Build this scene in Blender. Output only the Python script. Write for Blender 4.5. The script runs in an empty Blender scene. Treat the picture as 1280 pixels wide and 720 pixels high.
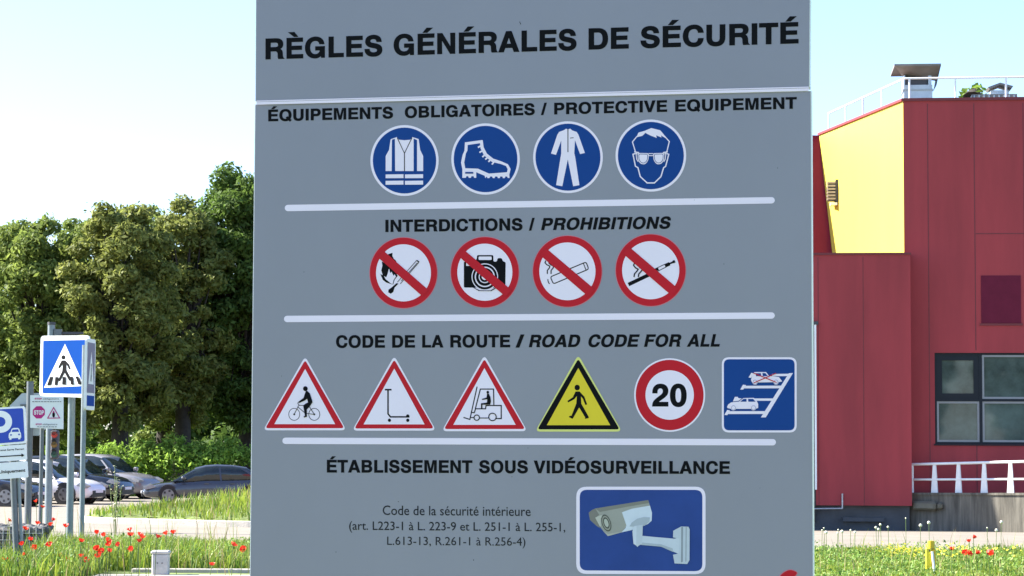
import bpy, math, random
import numpy as np
from mathutils import Vector, Matrix, Euler
from mathutils.geometry import tessellate_polygon
R = math.radians
rnd = random.Random(7)
rng = np.random.default_rng(7)

# ------------------------------------------------------------------ camera, sky, sun, exposure
sc = bpy.context.scene
col = sc.collection
F = 2900.0
PITCH, ROLL = math.atan(195 / F), R(0.25)
cd = bpy.data.cameras.new('camera')
cd.sensor_width = 36.0
cd.lens = F / 1280 * 36
cd.clip_start, cd.clip_end = 0.1, 9000
cam = bpy.data.objects.new('camera', cd)
col.objects.link(cam)
CAMROT = Euler((R(90) + PITCH, 0, 0)).to_matrix() @ Matrix.Rotation(ROLL, 3, 'Z')
CAMLOC = Vector((0, 0, 1.7))
cam.matrix_world = Matrix.Translation(CAMLOC) @ CAMROT.to_4x4()
sc.camera = cam

SUN_EL, SUN_AZ = R(37), R(12)          # sun on the left, a little behind the board
S = Vector((-math.cos(SUN_AZ) * math.cos(SUN_EL), math.sin(SUN_AZ) * math.cos(SUN_EL), math.sin(SUN_EL)))
w = bpy.data.worlds.new('World')
sc.world = w
w.use_nodes = True
sky = w.node_tree.nodes.new('ShaderNodeTexSky')
sky.sky_type = 'NISHITA'
sky.sun_disc = False
sky.sun_elevation = SUN_EL
sky.sun_rotation = R(360) - (R(90) - SUN_AZ)
sky.air_density, sky.dust_density, sky.ozone_density = 1.0, .6, 3.0
bg = w.node_tree.nodes['Background']
wb = w.node_tree.nodes.new('ShaderNodeMix')          # camera white balance of the sky light
wb.data_type = 'RGBA'; wb.blend_type = 'MULTIPLY'; wb.inputs[0].default_value = 1
wb.inputs[7].default_value = (.90, .93, 1.07, 1)
w.node_tree.links.new(sky.outputs[0], wb.inputs[6])
w.node_tree.links.new(wb.outputs[2], bg.inputs[0])
bg.inputs[1].default_value = 0.092
sl = bpy.data.lights.new('sun', 'SUN')
sl.energy = 5.0
sl.angle = R(0.5)
sl.color = (1.0, 0.95, 0.87)
sun = bpy.data.objects.new('sun', sl)
sun.rotation_euler = S.to_track_quat('Z', 'Y').to_euler()
col.objects.link(sun)
sc.view_settings.view_transform = 'Standard'
sc.view_settings.look = 'None'
sc.view_settings.exposure = 1.92
sc.view_settings.gamma = 1.0
sc.cycles.max_bounces = 6
sc.cycles.transparent_max_bounces = 8

# ------------------------------------------------------------------ helpers
def srgb(r, g, b):
    f = lambda c: (c / 255 / 12.92) if c <= 10 else ((c / 255 + .055) / 1.055) ** 2.4
    return (f(r), f(g), f(b))

MATS = {}
def mat(name, c, rough=.6, var=.12, scale=4., bump=0., bscale=60., metal=0., spec=.5, trans=0., coat=0., stretch=None, hue=0.):
    """principled material whose colour wanders a little with a noise in object space"""
    if name in MATS: return MATS[name]
    m = bpy.data.materials.new(name)
    m.use_nodes = True
    nt = m.node_tree
    b = nt.nodes['Principled BSDF']
    b.inputs['Roughness'].default_value = rough
    b.inputs['Metallic'].default_value = metal
    b.inputs['Specular IOR Level'].default_value = spec
    b.inputs['Coat Weight'].default_value = coat
    tc = nt.nodes.new('ShaderNodeTexCoord')
    mp = nt.nodes.new('ShaderNodeMapping')
    if stretch: mp.inputs['Scale'].default_value = stretch
    nt.links.new(tc.outputs['Object'], mp.inputs[0])
    n = nt.nodes.new('ShaderNodeTexNoise')
    n.inputs['Scale'].default_value = scale
    n.inputs['Detail'].default_value = 6
    n.inputs['Roughness'].default_value = .65
    nt.links.new(mp.outputs[0], n.inputs[0])
    r = nt.nodes.new('ShaderNodeValToRGB')
    r.color_ramp.elements[0].position = .3
    r.color_ramp.elements[1].position = .7
    r.color_ramp.elements[0].color = (*[max(0, x * (1 - var)) for x in c], 1)
    hi = [min(1, x * (1 + var)) for x in c]
    if hue: hi = [min(1, hi[0] * (1 + hue)), hi[1], hi[2]]
    r.color_ramp.elements[1].color = (*hi, 1)
    nt.links.new(n.outputs[0], r.inputs[0])
    nt.links.new(r.outputs[0], b.inputs['Base Color'])
    if bump:
        n2 = nt.nodes.new('ShaderNodeTexNoise')
        n2.inputs['Scale'].default_value = bscale
        n2.inputs['Detail'].default_value = 4
        nt.links.new(mp.outputs[0], n2.inputs[0])
        bp = nt.nodes.new('ShaderNodeBump')
        bp.inputs['Strength'].default_value = bump
        bp.inputs['Distance'].default_value = .02
        nt.links.new(n2.outputs[0], bp.inputs['Height'])
        nt.links.new(bp.outputs[0], b.inputs['Normal'])
    if trans:
        t = nt.nodes.new('ShaderNodeBsdfTranslucent')
        nt.links.new(r.outputs[0], t.inputs[0])
        mx = nt.nodes.new('ShaderNodeMixShader')
        mx.inputs[0].default_value = trans
        nt.links.new(b.outputs[0], mx.inputs[1])
        nt.links.new(t.outputs[0], mx.inputs[2])
        nt.links.new(mx.outputs[0], nt.nodes['Material Output'].inputs[0])
    MATS[name] = m
    return m

def link(name, me, parent=None, loc=None):
    o = bpy.data.objects.new(name, me)
    col.objects.link(o)
    if parent: o.parent = parent
    if loc: o.location = loc
    return o

def tag(o, label=None, cat=None, group=None, kind=None):
    if label: o['label'] = label
    if cat: o['category'] = cat
    if group: o['group'] = group
    if kind: o['kind'] = kind
    return o

def empty(name, loc, rz=0, label=None, cat=None, group=None):
    o = bpy.data.objects.new(name, None)
    o.empty_display_size = .2
    o.location = loc
    o.rotation_euler = (0, 0, rz)
    col.objects.link(o)
    return tag(o, label, cat, group)

def copy_tree(o, parent=None):
    c = o.copy()
    col.objects.link(c)
    if parent: c.parent = parent
    for ch in list(o.children): copy_tree(ch, c)
    return c

class MB:
    """collects polygons, builds ONE mesh object"""
    def __init__(s): s.v, s.f, s.m, s.sm, s.mats = [], [], [], [], []
    def mi(s, m):
        if m not in s.mats: s.mats.append(m)
        return s.mats.index(m)
    def poly(s, vs, fs, m, smooth=False):
        k = len(s.v)
        s.v += [tuple(v) for v in vs]
        i = s.mi(m)
        for f in fs:
            s.f.append([k + q for q in f]); s.m.append(i); s.sm.append(smooth)
    def box(s, x0, x1, y0, y1, z0, z1, m):
        v = [(x, y, z) for x in (x0, x1) for y in (y0, y1) for z in (z0, z1)]
        s.poly(v, [(0, 1, 3, 2), (4, 6, 7, 5), (0, 4, 5, 1), (2, 3, 7, 6), (0, 2, 6, 4), (1, 5, 7, 3)], m)
    def bbox(s, x0, x1, y0, y1, z0, z1, m, b=.01):
        """box with chamfered edges"""
        vs = []; 
        xs, ys, zs = (x0, x1), (y0, y1), (z0, z1)
        idx = {}
        for a in (0, 1):
            for c in (0, 1):
                for d in (0, 1):
                    sx, sy, sz = (b, -b)[a], (b, -b)[c], (b, -b)[d]
                    for k, p in enumerate([(xs[a], ys[c] + sy, zs[d] + sz), (xs[a] + sx, ys[c], zs[d] + sz), (xs[a] + sx, ys[c] + sy, zs[d])]):
                        idx[a, c, d, k] = len(vs); vs.append(p)
        g = lambda a, c, d, k: idx[a, c, d, k]
        fs = []
        for a in (0, 1): fs.append((g(a, 0, 0, 0), g(a, 1, 0, 0), g(a, 1, 1, 0), g(a, 0, 1, 0)))
        for c in (0, 1): fs.append((g(0, c, 0, 1), g(1, c, 0, 1), g(1, c, 1, 1), g(0, c, 1, 1)))
        for d in (0, 1): fs.append((g(0, 0, d, 2), g(1, 0, d, 2), g(1, 1, d, 2), g(0, 1, d, 2)))
        for c in (0, 1):
            for d in (0, 1): fs.append((g(0, c, d, 1), g(1, c, d, 1), g(1, c, d, 2), g(0, c, d, 2)))
        for a in (0, 1):
            for d in (0, 1): fs.append((g(a, 0, d, 0), g(a, 1, d, 0), g(a, 1, d, 2), g(a, 0, d, 2)))
        for a in (0, 1):
            for c in (0, 1): fs.append((g(a, c, 0, 0), g(a, c, 1, 0), g(a, c, 1, 1), g(a, c, 0, 1)))
        for a in (0, 1):
            for c in (0, 1):
                for d in (0, 1): fs.append((g(a, c, d, 0), g(a, c, d, 1), g(a, c, d, 2)))
        s.poly(vs, fs, m)
    def tube(s, p0, p1, r0, m, r1=None, n=12, cap=True):
        p0, p1 = Vector(p0), Vector(p1)
        r1 = r0 if r1 is None else r1
        d = (p1 - p0).normalized()
        a = d.orthogonal().normalized(); b = d.cross(a)
        vs = []
        for p, r in ((p0, r0), (p1, r1)):
            for i in range(n):
                t = 2 * math.pi * i / n
                vs.append(p + a * (r * math.cos(t)) + b * (r * math.sin(t)))
        s.poly(vs, [(i, (i + 1) % n, n + (i + 1) % n, n + i) for i in range(n)], m, True)
        if cap: s.poly(vs, [tuple(range(n - 1, -1, -1)), tuple(range(n, 2 * n))], m)
    def path(s, pts, r, m, n=10):
        for a, b in zip(pts, pts[1:]): s.tube(a, b, r, m, n=n)
    def ball(s, c, r, m, n=10, sz=1.):
        vs, fs = [], []
        for i in range(n + 1):
            for j in range(n):
                t, p = math.pi * i / n, 2 * math.pi * j / n
                vs.append((c[0] + r * math.sin(t) * math.cos(p), c[1] + r * math.sin(t) * math.sin(p), c[2] + sz * r * math.cos(t)))
        for i in range(n):
            for j in range(n): fs.append((i * n + j, i * n + (j + 1) % n, (i + 1) * n + (j + 1) % n, (i + 1) * n + j))
        s.poly(vs, fs, m, True)
    def prism(s, loop, y0, y1, m, axes='xz'):
        """loop of 2-D points extruded along the third axis"""
        n = len(loop)
        def P(p, h):
            return (p[0], h, p[1]) if axes == 'xz' else ((p[0], p[1], h) if axes == 'xy' else (h, p[0], p[1]))
        vs = [P(p, y0) for p in loop] + [P(p, y1) for p in loop]
        tri = tessellate_polygon([[Vector((p[0], p[1], 0)) for p in loop]])
        s.poly(vs, [(i, (i + 1) % n, n + (i + 1) % n, n + i) for i in range(n)], m)
        s.poly(vs, [tuple(t) for t in tri] + [tuple(n + q for q in t) for t in tri], m)
    def loft(s, secs, m, closed=True, smooth=True, cap=True):
        n = len(secs[0]); vs = [p for q in secs for p in q]; fs = []
        for i in range(len(secs) - 1):
            for j in range(n if closed else n - 1):
                fs.append((i * n + j, i * n + (j + 1) % n, (i + 1) * n + (j + 1) % n, (i + 1) * n + j))
        s.poly(vs, fs, m, smooth)
        if cap: s.poly(vs, [tuple(range(n)), tuple(len(vs) - 1 - k for k in range(n))], m)
    def build(s, name, parent=None, loc=None):
        me = bpy.data.meshes.new(name)
        me.from_pydata(s.v, [], s.f)
        for m in s.mats: me.materials.append(m)
        me.polygons.foreach_set('material_index', s.m)
        me.polygons.foreach_set('use_smooth', s.sm)
        me.update()
        return link(name, me, parent, loc)

def ray(px, py):
    return CAMROT @ Vector(((px - 640) / F, (360 - py) / F, -1))

def at(px, py, Y):
    d = ray(px, py)
    return CAMLOC + d * (Y / d.y)

class Plane:
    """a vertical plane that stands in the scene; turns photo positions into its own coordinates (u right, v up)"""
    def __init__(s, px, py, Y, yaw, roll=0):
        s.o = at(px, py, Y); s.yaw = yaw; s.roll = roll
        s.M = Matrix.Translation(s.o) @ Matrix.Rotation(yaw, 4, 'Z') @ Matrix.Rotation(roll, 4, 'Y')
        s.I = s.M.inverted()
    def uv(s, p, depth=0.):
        o = s.I @ CAMLOC; d = (s.I @ (CAMLOC + ray(*p))) - o
        t = (depth - o.y) / d.y
        q = o + d * t
        return (q.x, q.z)
    def place(s, e):
        e.location = s.o; e.rotation_euler = (0, s.roll, s.yaw); e.rotation_mode = 'ZXY' if False else 'XYZ'
        e.matrix_world = s.M

def zoom(x0, y0, k): return lambda x, y: (x0 + x / k, y0 + y / k)
def zl(z, pts): return [z(*p) for p in pts]

def ell(cx, cy, rx, ry, n=40, rot=0):
    c, s_ = math.cos(rot), math.sin(rot)
    out = []
    for i in range(n):
        t = 2 * math.pi * i / n
        a, b = rx * math.cos(t), ry * math.sin(t)
        out.append((cx + a * c - b * s_, cy + a * s_ + b * c))
    return out

def rpoly(pts, r, k=6):
    out = []; n = len(pts)
    for i in range(n):
        p = Vector(pts[i]); a = Vector(pts[i - 1]); b = Vector(pts[(i + 1) % n])
        ra = min(r, (a - p).length * .49); rb = min(r, (b - p).length * .49)
        q0 = p + (a - p).normalized() * ra; q1 = p + (b - p).normalized() * rb
        for j in range(k + 1):
            t = j / k
            q = q0 * (1 - t) ** 2 + p * (2 * t * (1 - t)) + q1 * t * t
            out.append((q.x, q.y))
    return out

def stroke(pts, wd, closed=False):
    P = [Vector(p) for p in pts]; n = len(P); L, Rr = [], []
    for i in range(n):
        if closed: a, b = P[i - 1], P[(i + 1) % n]
        else: a, b = P[max(i - 1, 0)], P[min(i + 1, n - 1)]
        d1 = (P[i] - a).normalized() if (P[i] - a).length > 1e-9 else None
        d2 = (b - P[i]).normalized() if (b - P[i]).length > 1e-9 else None
        if d1 is None: d1 = d2
        if d2 is None: d2 = d1
        t = (d1 + d2)
        t = t.normalized() if t.length > 1e-6 else d1
        nn = Vector((-t.y, t.x)); k = max(.45, abs(nn.dot(Vector((-d1.y, d1.x)))))
        L.append(tuple(P[i] + nn * (wd / 2 / k))); Rr.append(tuple(P[i] - nn * (wd / 2 / k)))
    if closed:
        la = abs(area(L)); ra = abs(area(Rr))
        return [L, Rr] if la > ra else [Rr, L]
    return [L + Rr[::-1]]

def area(q): return sum(a[0] * b[1] - b[0] * a[1] for a, b in zip(q, q[1:] + q[:1])) / 2

class Print:
    """flat printed shapes on a plane, each layer a hair in front of the one below"""
    def __init__(s, plane, depth=0., start=.0006, step=.00016):
        s.p, s.d, s.k, s.step, s.mb = plane, depth, start, step, MB()
    def add(s, loops, m):
        loops = [q for q in loops if len(q) > 2]
        fl = [s.p.uv(q, s.d) for l in loops for q in l]
        y = s.d - s.k; s.k += s.step
        tri = tessellate_polygon([[Vector((q[0], q[1], 0)) for q in l] for l in loops])
        vs = [(u, y, v) for u, v in fl]
        out = []
        for t in tri:
            a, b, c = (fl[i] for i in t)
            z = (b[0] - a[0]) * (c[1] - a[1]) - (b[1] - a[1]) * (c[0] - a[0])
            out.append(tuple(t) if z > 0 else tuple(t[::-1]))
        s.mb.poly(vs, out, m)
    def fill(s, pts, m): s.add([pts], m)
    def line(s, pts, wd, m, closed=False): s.add(stroke(pts, wd, closed), m)
    def build(s, name, parent, label=None):
        o = s.mb.build(name, parent)
        if label: o['label'] = label
        return o

# ------------------------------------------------------------------ bold grotesque capitals, drawn as outlines (units of 1000, capitals 718 high)
G = {
'I': (278, ['M64 0 L64 718 L214 718 L214 0']),
'L': (611, ['M80 718 L80 0 L583 0 L583 124 L230 124 L230 718']),
'E': (667, ['M76 0 L76 718 L621 718 L621 594 L226 594 L226 430 L587 430 L587 308 L226 308 L226 124 L630 124 L630 0']),
'F': (611, ['M76 0 L76 718 L587 718 L587 594 L226 594 L226 420 L530 420 L530 298 L226 298 L226 0']),
'T': (611, ['M14 718 L598 718 L598 594 L381 594 L381 0 L231 0 L231 594 L14 594']),
'H': (722, ['M71 0 L71 718 L221 718 L221 437 L501 437 L501 718 L651 718 L651 0 L501 0 L501 310 L221 310 L221 0']),
'N': (722, ['M69 0 L69 718 L221 718 L513 235 L513 718 L654 718 L654 0 L504 0 L210 486 L210 0']),
'M': (833, ['M69 0 L69 718 L282 718 L418 212 L552 718 L765 718 L765 0 L627 0 L627 575 L488 0 L346 0 L207 575 L207 0']),
'A': (722, ['M20 0 L277 718 L443 718 L702 0 L542 0 L490 148 L230 148 L178 0', 'M271 266 L451 266 L361 528']),
'V': (667, ['M19 718 L181 718 L334 201 L486 718 L648 718 L413 0 L254 0']),
'/': (278, ['M-14 -19 L176 737 L292 737 L102 -19']),
'D': (722, ['M76 0 L76 718 L374 718 C575 718 685 590 685 359 C685 130 575 0 374 0', 'M226 124 L226 594 L355 594 C475 594 533 520 533 359 C533 198 475 124 355 124']),
'O': (778, ['M44 359 C44 585 175 737 389 737 C603 737 734 585 734 359 C734 133 603 -19 389 -19 C175 -19 44 133 44 359', 'M194 359 C194 518 265 611 389 611 C513 611 584 518 584 359 C584 200 513 107 389 107 C265 107 194 200 194 359']),
'C': (722, ['M684 475 C665 640 560 737 385 737 C175 737 44 585 44 359 C44 133 175 -19 385 -19 C560 -19 670 85 684 258 L534 258 C522 160 475 107 389 107 C265 107 194 200 194 359 C194 518 265 611 389 611 C465 611 520 565 534 475']),
'G': (778, ['M692 487 C672 645 555 737 395 737 C180 737 44 585 44 359 C44 133 180 -19 385 -19 C470 -19 540 15 590 75 L606 0 L709 0 L709 385 L402 385 L402 267 L566 267 C550 165 485 107 397 107 C270 107 194 200 194 359 C194 518 270 611 397 611 C475 611 527 565 543 487']),
'S': (667, ['M605 505 C600 655 495 737 332 737 C170 737 62 652 62 515 C62 400 132 338 262 306 L388 275 C450 260 476 238 476 195 C476 140 425 107 345 107 C250 107 192 150 186 235 L39 235 C42 75 155 -19 338 -19 C520 -19 629 70 629 208 C629 325 560 390 428 422 L300 453 C238 468 210 490 210 530 C210 580 252 612 325 612 C405 612 450 575 456 505']),
'P': (667, ['M76 0 L76 718 L394 718 C540 718 627 632 627 488 C627 340 535 255 385 255 L226 255 L226 0', 'M226 379 L226 594 L365 594 C440 594 477 558 477 488 C477 416 438 379 365 379']),
'R': (722, ['M76 0 L76 718 L430 718 C580 718 665 645 665 520 C665 430 620 370 540 345 C615 325 645 275 648 180 C651 90 660 30 700 0 L520 0 C502 30 500 80 498 160 C496 240 465 280 390 280 L226 280 L226 0', 'M226 403 L226 594 L400 594 C475 594 514 560 514 500 C514 435 475 403 400 403']),
'B': (722, ['M76 0 L76 718 L412 718 C560 718 640 645 640 535 C640 460 605 410 540 380 C625 355 669 295 669 208 C669 75 575 0 420 0', 'M226 124 L226 309 L405 309 C480 309 519 275 519 217 C519 155 480 124 405 124', 'M226 430 L226 594 L390 594 C460 594 494 565 494 512 C494 458 460 430 390 430']),
'U': (722, ['M72 718 L72 270 C72 80 180 -19 361 -19 C542 -19 650 80 650 270 L650 718 L500 718 L500 270 C500 160 455 110 361 110 C267 110 222 160 222 270 L222 718']),
'2': (556, ['M32 430 L32 460 C32 615 125 718 275 718 C420 718 511 632 511 495 C511 400 470 340 370 265 C265 190 215 155 195 121 L511 121 L511 0 L26 0 C28 130 85 200 215 295 C330 378 365 415 365 490 C365 555 330 594 272 594 C205 594 165 545 165 455 L165 430']),
'0': (556, ['M27 350 C27 580 115 722 278 722 C441 722 529 580 529 350 C529 120 441 -19 278 -19 C115 -19 27 120 27 350', 'M172 350 C172 512 205 600 278 600 C351 600 384 512 384 350 C384 188 351 104 278 104 C205 104 172 188 172 350']),
' ': (278, []),
}
def path2(sv):
    out = []; t = sv.replace('M', ' M ').replace('L', ' L ').replace('C', ' C ').split(); i = 0
    while i < len(t):
        c = t[i]; i += 1
        if c in 'ML': out.append((float(t[i]), float(t[i + 1]))); i += 2
        else:
            p0 = Vector(out[-1]); p1, p2, p3 = (Vector((float(t[i + 2 * k]), float(t[i + 2 * k + 1]))) for k in range(3)); i += 6
            for k in range(1, 9):
                u = k / 8; q = p0 * (1 - u) ** 3 + p1 * (3 * u * (1 - u) ** 2) + p2 * (3 * u * u * (1 - u)) + p3 * u ** 3
                out.append((q.x, q.y))
    if (Vector(out[0]) - Vector(out[-1])).length < 1: out.pop()
    return out
def grow_loop(q, d):
    n = len(q); sg = 1 if area(q) > 0 else -1; out = []
    for i in range(n):
        p, a, c = Vector(q[i]), Vector(q[i - 1]), Vector(q[(i + 1) % n])
        d1, d2 = (p - a).normalized(), (c - p).normalized()
        n1, n2 = Vector((d1.y, -d1.x)) * sg, Vector((d2.y, -d2.x)) * sg
        m_ = n1 + n2
        m_ = m_ / max(.35, m_.dot(n1)) if m_.length > 1e-6 else n1
        out.append((p.x + m_.x * d, p.y + m_.y * d))
    return untangle(out)
def crossing(p, q, a, c):
    d1, d2 = (q[0] - p[0], q[1] - p[1]), (c[0] - a[0], c[1] - a[1])
    den = d1[0] * d2[1] - d1[1] * d2[0]
    if abs(den) < 1e-9: return None
    t = ((a[0] - p[0]) * d2[1] - (a[1] - p[1]) * d2[0]) / den
    u = ((a[0] - p[0]) * d1[1] - (a[1] - p[1]) * d1[0]) / den
    return (p[0] + d1[0] * t, p[1] + d1[1] * t) if 0 < t < 1 and 0 < u < 1 else None
def untangle(l):
    i = 0
    while i < len(l) - 3:
        for j in range(min(len(l) - 2, i + 7), i + 1, -1):
            x = crossing(l[i], l[i + 1], l[j], l[j + 1])
            if x: l = l[:i + 1] + [x] + l[j + 1:]; break
        i += 1
    return l
BOLD = 17.
def glyph(ch):
    adv, gs = glyph0(ch)
    out = []
    for g in gs:
        gg = [grow_loop(l, BOLD if k == 0 else -BOLD) for k, l in enumerate(g)]
        out.append([[(x, (y + BOLD) * 718 / (718 + 2 * BOLD)) for x, y in l] for l in gg])
    return adv + 10, out
def glyph0(ch):
    base = {'É': 'E', 'È': 'E', 'Q': 'O'}.get(ch, ch)
    adv, ps = G[base]
    groups = [[path2(p) for p in ps]] if ps else []
    if ch == 'É': groups.append([[(255, 775), (385, 775), (560, 925), (375, 925)]])
    if ch == 'È': groups.append([[(330, 775), (445, 775), (330, 925), (140, 925)]])
    if ch == 'Q': groups.append([[(420, 190), (500, 265), (735, 35), (655, -50)]])
    return adv, groups
def word(pr, text, x0, y0, x1, y1, cap, m, shear=0.):
    """capitals set between two photo positions on the plane: left end and right end of the base line"""
    x = 0; items = []; lo, hi = 1e9, -1e9
    for ch in text:
        adv, gs = glyph(ch)
        for g in gs:
            items.append((x, g))
            for q in g[0]: lo, hi = min(lo, x + q[0] + shear * q[1] * (abs(q[1] - 0) < 1)), max(hi, x + q[0])
        x += adv
    if shear: hi = max(hi, 0) + 0
    sh_px = shear * cap
    W = (x1 - x0) - sh_px * .45
    for ox, g in items:
        loops = []
        for l in g:
            q = []
            for a, b in l:
                t = (ox + a - lo) / (hi - lo)
                q.append((x0 + W * t + shear * cap * b / 718, y0 + (y1 - y0) * t - cap * b / 718))
            loops.append(q)
        pr.add(loops, m)
        pr.k -= pr.step * .9
def small(pr, text, x0, y0, x1, y1, cap, m, bold=0.):
    """lower-case text in the built-in face, laid on the plane the same way"""
    cu = bpy.data.curves.new('t', 'FONT'); cu.body = text; cu.offset = bold; cu.resolution_u = 3
    o = bpy.data.objects.new('t', cu); col.objects.link(o)
    dg = bpy.context.evaluated_depsgraph_get()
    me = bpy.data.meshes.new_from_object(o.evaluated_get(dg))
    xs = [v.co.x for v in me.vertices]; lo, hi = min(xs), max(xs)
    CAP = .69
    y = pr.d - pr.k; pr.k += pr.step
    vs = []
    for v in me.vertices:
        t = (v.co.x - lo) / (hi - lo)
        u, z = pr.p.uv((x0 + (x1 - x0) * t, y0 + (y1 - y0) * t - cap * v.co.y / CAP), pr.d)
        vs.append((u, y, z))
    pr.mb.poly(vs, [tuple(p.vertices) for p in me.polygons], m)
    bpy.data.objects.remove(o); bpy.data.curves.remove(cu); bpy.data.meshes.remove(me)

# ------------------------------------------------------------------ ground and roads
def lerp(a, b, t): return a + (b - a) * max(0, min(1, t))
def gz(X, Y):
    left = lerp(0, -.35, (Y - 50) / 20)
    right = lerp(0, -.33, (Y - 45) / 10)
    return lerp(left, right, (X - 2) / 4)
def sheet(name, x0, x1, y0, y1, dz, m, step=2., far=None, skirt=False):
    xs = list(np.arange(x0, x1 + .01, step)); ys = list(np.arange(y0, y1 + .01, step))
    if far: xs = [-far, -300, -120] + xs + [120, 300, far]; ys = [-300, -120, -50] + ys + [160, 400, 1200, far]
    b = MB(); nx = len(xs)
    vs = [(x, y, gz(x, y) + dz) for y in ys for x in xs]
    b.poly(vs, [(j * nx + i, j * nx + i + 1, (j + 1) * nx + i + 1, (j + 1) * nx + i) for j in range(len(ys) - 1) for i in range(nx - 1)], m, True)
    return tag(b.build(name), kind='structure')

m_soil = mat('meadow soil', (.13, .17, .04), .95, .35, 1.2, .6, 9)
m_asph = mat('worn pale asphalt', (.225, .195, .15), .92, .14, .9, .25, 40)
m_conc = mat('weathered concrete', (.44, .40, .34), .9, .22, 3., .3, 25)
m_kerb = mat('kerb stone', (.40, .37, .32), .9, .2, 5., .3, 30)
sheet('ground', -60, 60, -20, 100, 0, m_soil, far=6000)
sheet('road', -60, 60, 38, 88, .006, m_asph)

# ------------------------------------------------------------------ the big safety board
BW = Plane(664, 400, 8.2, R(-10))
board = empty('safety_sign_board', (0, 0, 0), label='large grey safety rules board with bold black French headings and rows of pictograms', cat='sign board')
BW.place(board)
M_grey = mat('grey vinyl', srgb(144, 140, 153), .30, .045, .9, .12, 1.1, spec=.4, stretch=(1, 1, .5))
M_white = mat('white vinyl', (.89, .745, .88), .5, .02, 3., spec=.18)
M_black = mat('black vinyl', (.007, .007, .009), .7, .1, 3., spec=.06)
M_red = mat('red vinyl', srgb(196, 26, 42), .5, .04, 3., spec=.18)
M_blue = mat('blue vinyl', srgb(12, 62, 136), .5, .04, 3., spec=.18)
M_yel = mat('yellow vinyl', srgb(230, 200, 52), .5, .04, 3., spec=.18)
M_pale = mat('pale yellow vinyl', srgb(222, 216, 130), .5, .04, 3., spec=.18)
M_pink = mat('pink outline vinyl', srgb(205, 120, 135), .5, .04, 3., spec=.18)
M_alu = mat('white aluminium edge', (.86, .86, .86), .4, .03, 3.)
M_dk = mat('dark joint', (.06, .06, .07), .7, .1, 3.)
def panel(name, quad, t0, t1, face, edge, parent):
    """thin board: vinyl face on a slightly larger white sandwich panel"""
    b = MB()
    q = [BW.uv(p) for p in quad]
    def slab(pts, y0, y1, m):
        n = len(pts); vs = [(u, y0, v) for u, v in pts] + [(u, y1, v) for u, v in pts]
        b.poly(vs, [tuple(range(n)), tuple(range(2 * n - 1, n - 1, -1))] + [(i, n + i, n + (i + 1) % n, (i + 1) % n) for i in range(n)], m)
    ex = .0026
    (ax, ay), (bx, by), (cx, cy), (dx, dy) = q
    slab([(ax - ex, ay - ex), (bx + ex * 1.6, by - ex), (cx + ex * 1.6, cy + ex), (dx - ex, dy + ex)], t0 + .0015, t1, edge)
    slab(q, t0, t0 + .0012, face)
    return b.build(name, parent)
header = panel('header_panel', [(320, 126.3), (1011.4, 108.6), (1012.5, -75), (321, -58)], -.004, .05, M_grey, M_alu, board)
mainp = panel('main_panel', [(311, 905), (1016.6, 905), (1013.2, 114.2), (319.3, 131)], 0, .05, M_grey, M_alu, board)
b = MB()
q0, q1 = BW.uv((321, 128.6)), BW.uv((1011, 111.2))
for dz, h_, m, y in ((-.0075, .015, M_white, -.0058), (.0022, .0009, M_dk, -.0062)):
    b.poly([(q0[0], y, q0[1] + dz), (q1[0], y, q1[1] + dz), (q1[0], y, q1[1] + dz + h_), (q0[0], y, q0[1] + dz + h_)], [(0, 1, 2, 3)], m)
b.build('joint_strip', board)
M_steel = mat('galvanised steel', (.42, .44, .46), .45, .12, 8., metal=.7)
for px in (420, 905):
    u, v = BW.uv((px, 905)); b = MB()
    b.box(u - .04, u + .04, .052, .13, -(BW.o.z), 1.2, M_steel)
    b.build('post', board)

# lettering
p = Print(BW, -.004)
cap = 26.2
for t, x0, x1 in (('RÈGLES', 331.9, 478), ('GÉNÉRALES', 492, 720.7), ('DE', 735.7, 786), ('SÉCURITÉ', 800.5, 998.2)):
    yb = lambda x: 74.4 + (54.3 - 74.4) * (x - 332) / (998 - 332)
    p = Print(BW, -.004); word(p, t, x0, yb(x0), x1, yb(x1), cap + (x0 - 332) / 666 * .9, M_black); p.build('lettering', header)
p = Print(BW)
for t, x0, x1 in (('ÉQUIPEMENTS', 335.3, 491.4), ('OBLIGATOIRES', 506, 668.5), ('/', 676, 683.7), ('PROTECTIVE', 692.7, 834), ('EQUIPEMENT', 844, 996)):
    yb = lambda x: 151.8 + (135.9 - 151.8) * (x - 335) / 661
    p = Print(BW); word(p, t, x0, yb(x0), x1, yb(x1), 14.7, M_black); p.build('lettering', mainp)
p = Print(BW)
for t, x0, x1, s in (('INTERDICTIONS', 481.7, 653.2, 0), ('/', 661, 668.5, 0), ('PROHIBITIONS', 676.3, 838.3, .21)):
    yb = lambda x: 290.1 + (285.9 - 290.1) * (x - 481) / 357
    p = Print(BW); word(p, t, x0, yb(x0), x1, yb(x1), 15.3, M_black, s); p.build('lettering', mainp)
p = Print(BW)
for t, x0, x1, s in (('CODE', 420, 481.3, 0), ('DE', 490.2, 518.9, 0), ('LA', 527.8, 554.4, 0), ('ROUTE', 562.9, 637.8, 0), ('/', 644.4, 655.6, 0), ('ROAD', 661, 725, .21), ('CODE', 734, 798.2, .21), ('FOR', 805, 852, .21), ('ALL', 858.4, 900.7, .21)):
    yb = lambda x: 434.9 + (433.3 - 434.9) * (x - 420) / 480
    p = Print(BW); word(p, t, x0, yb(x0), x1, yb(x1), 15.7, M_black, s); p.build('lettering', mainp)
p = Print(BW)
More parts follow.
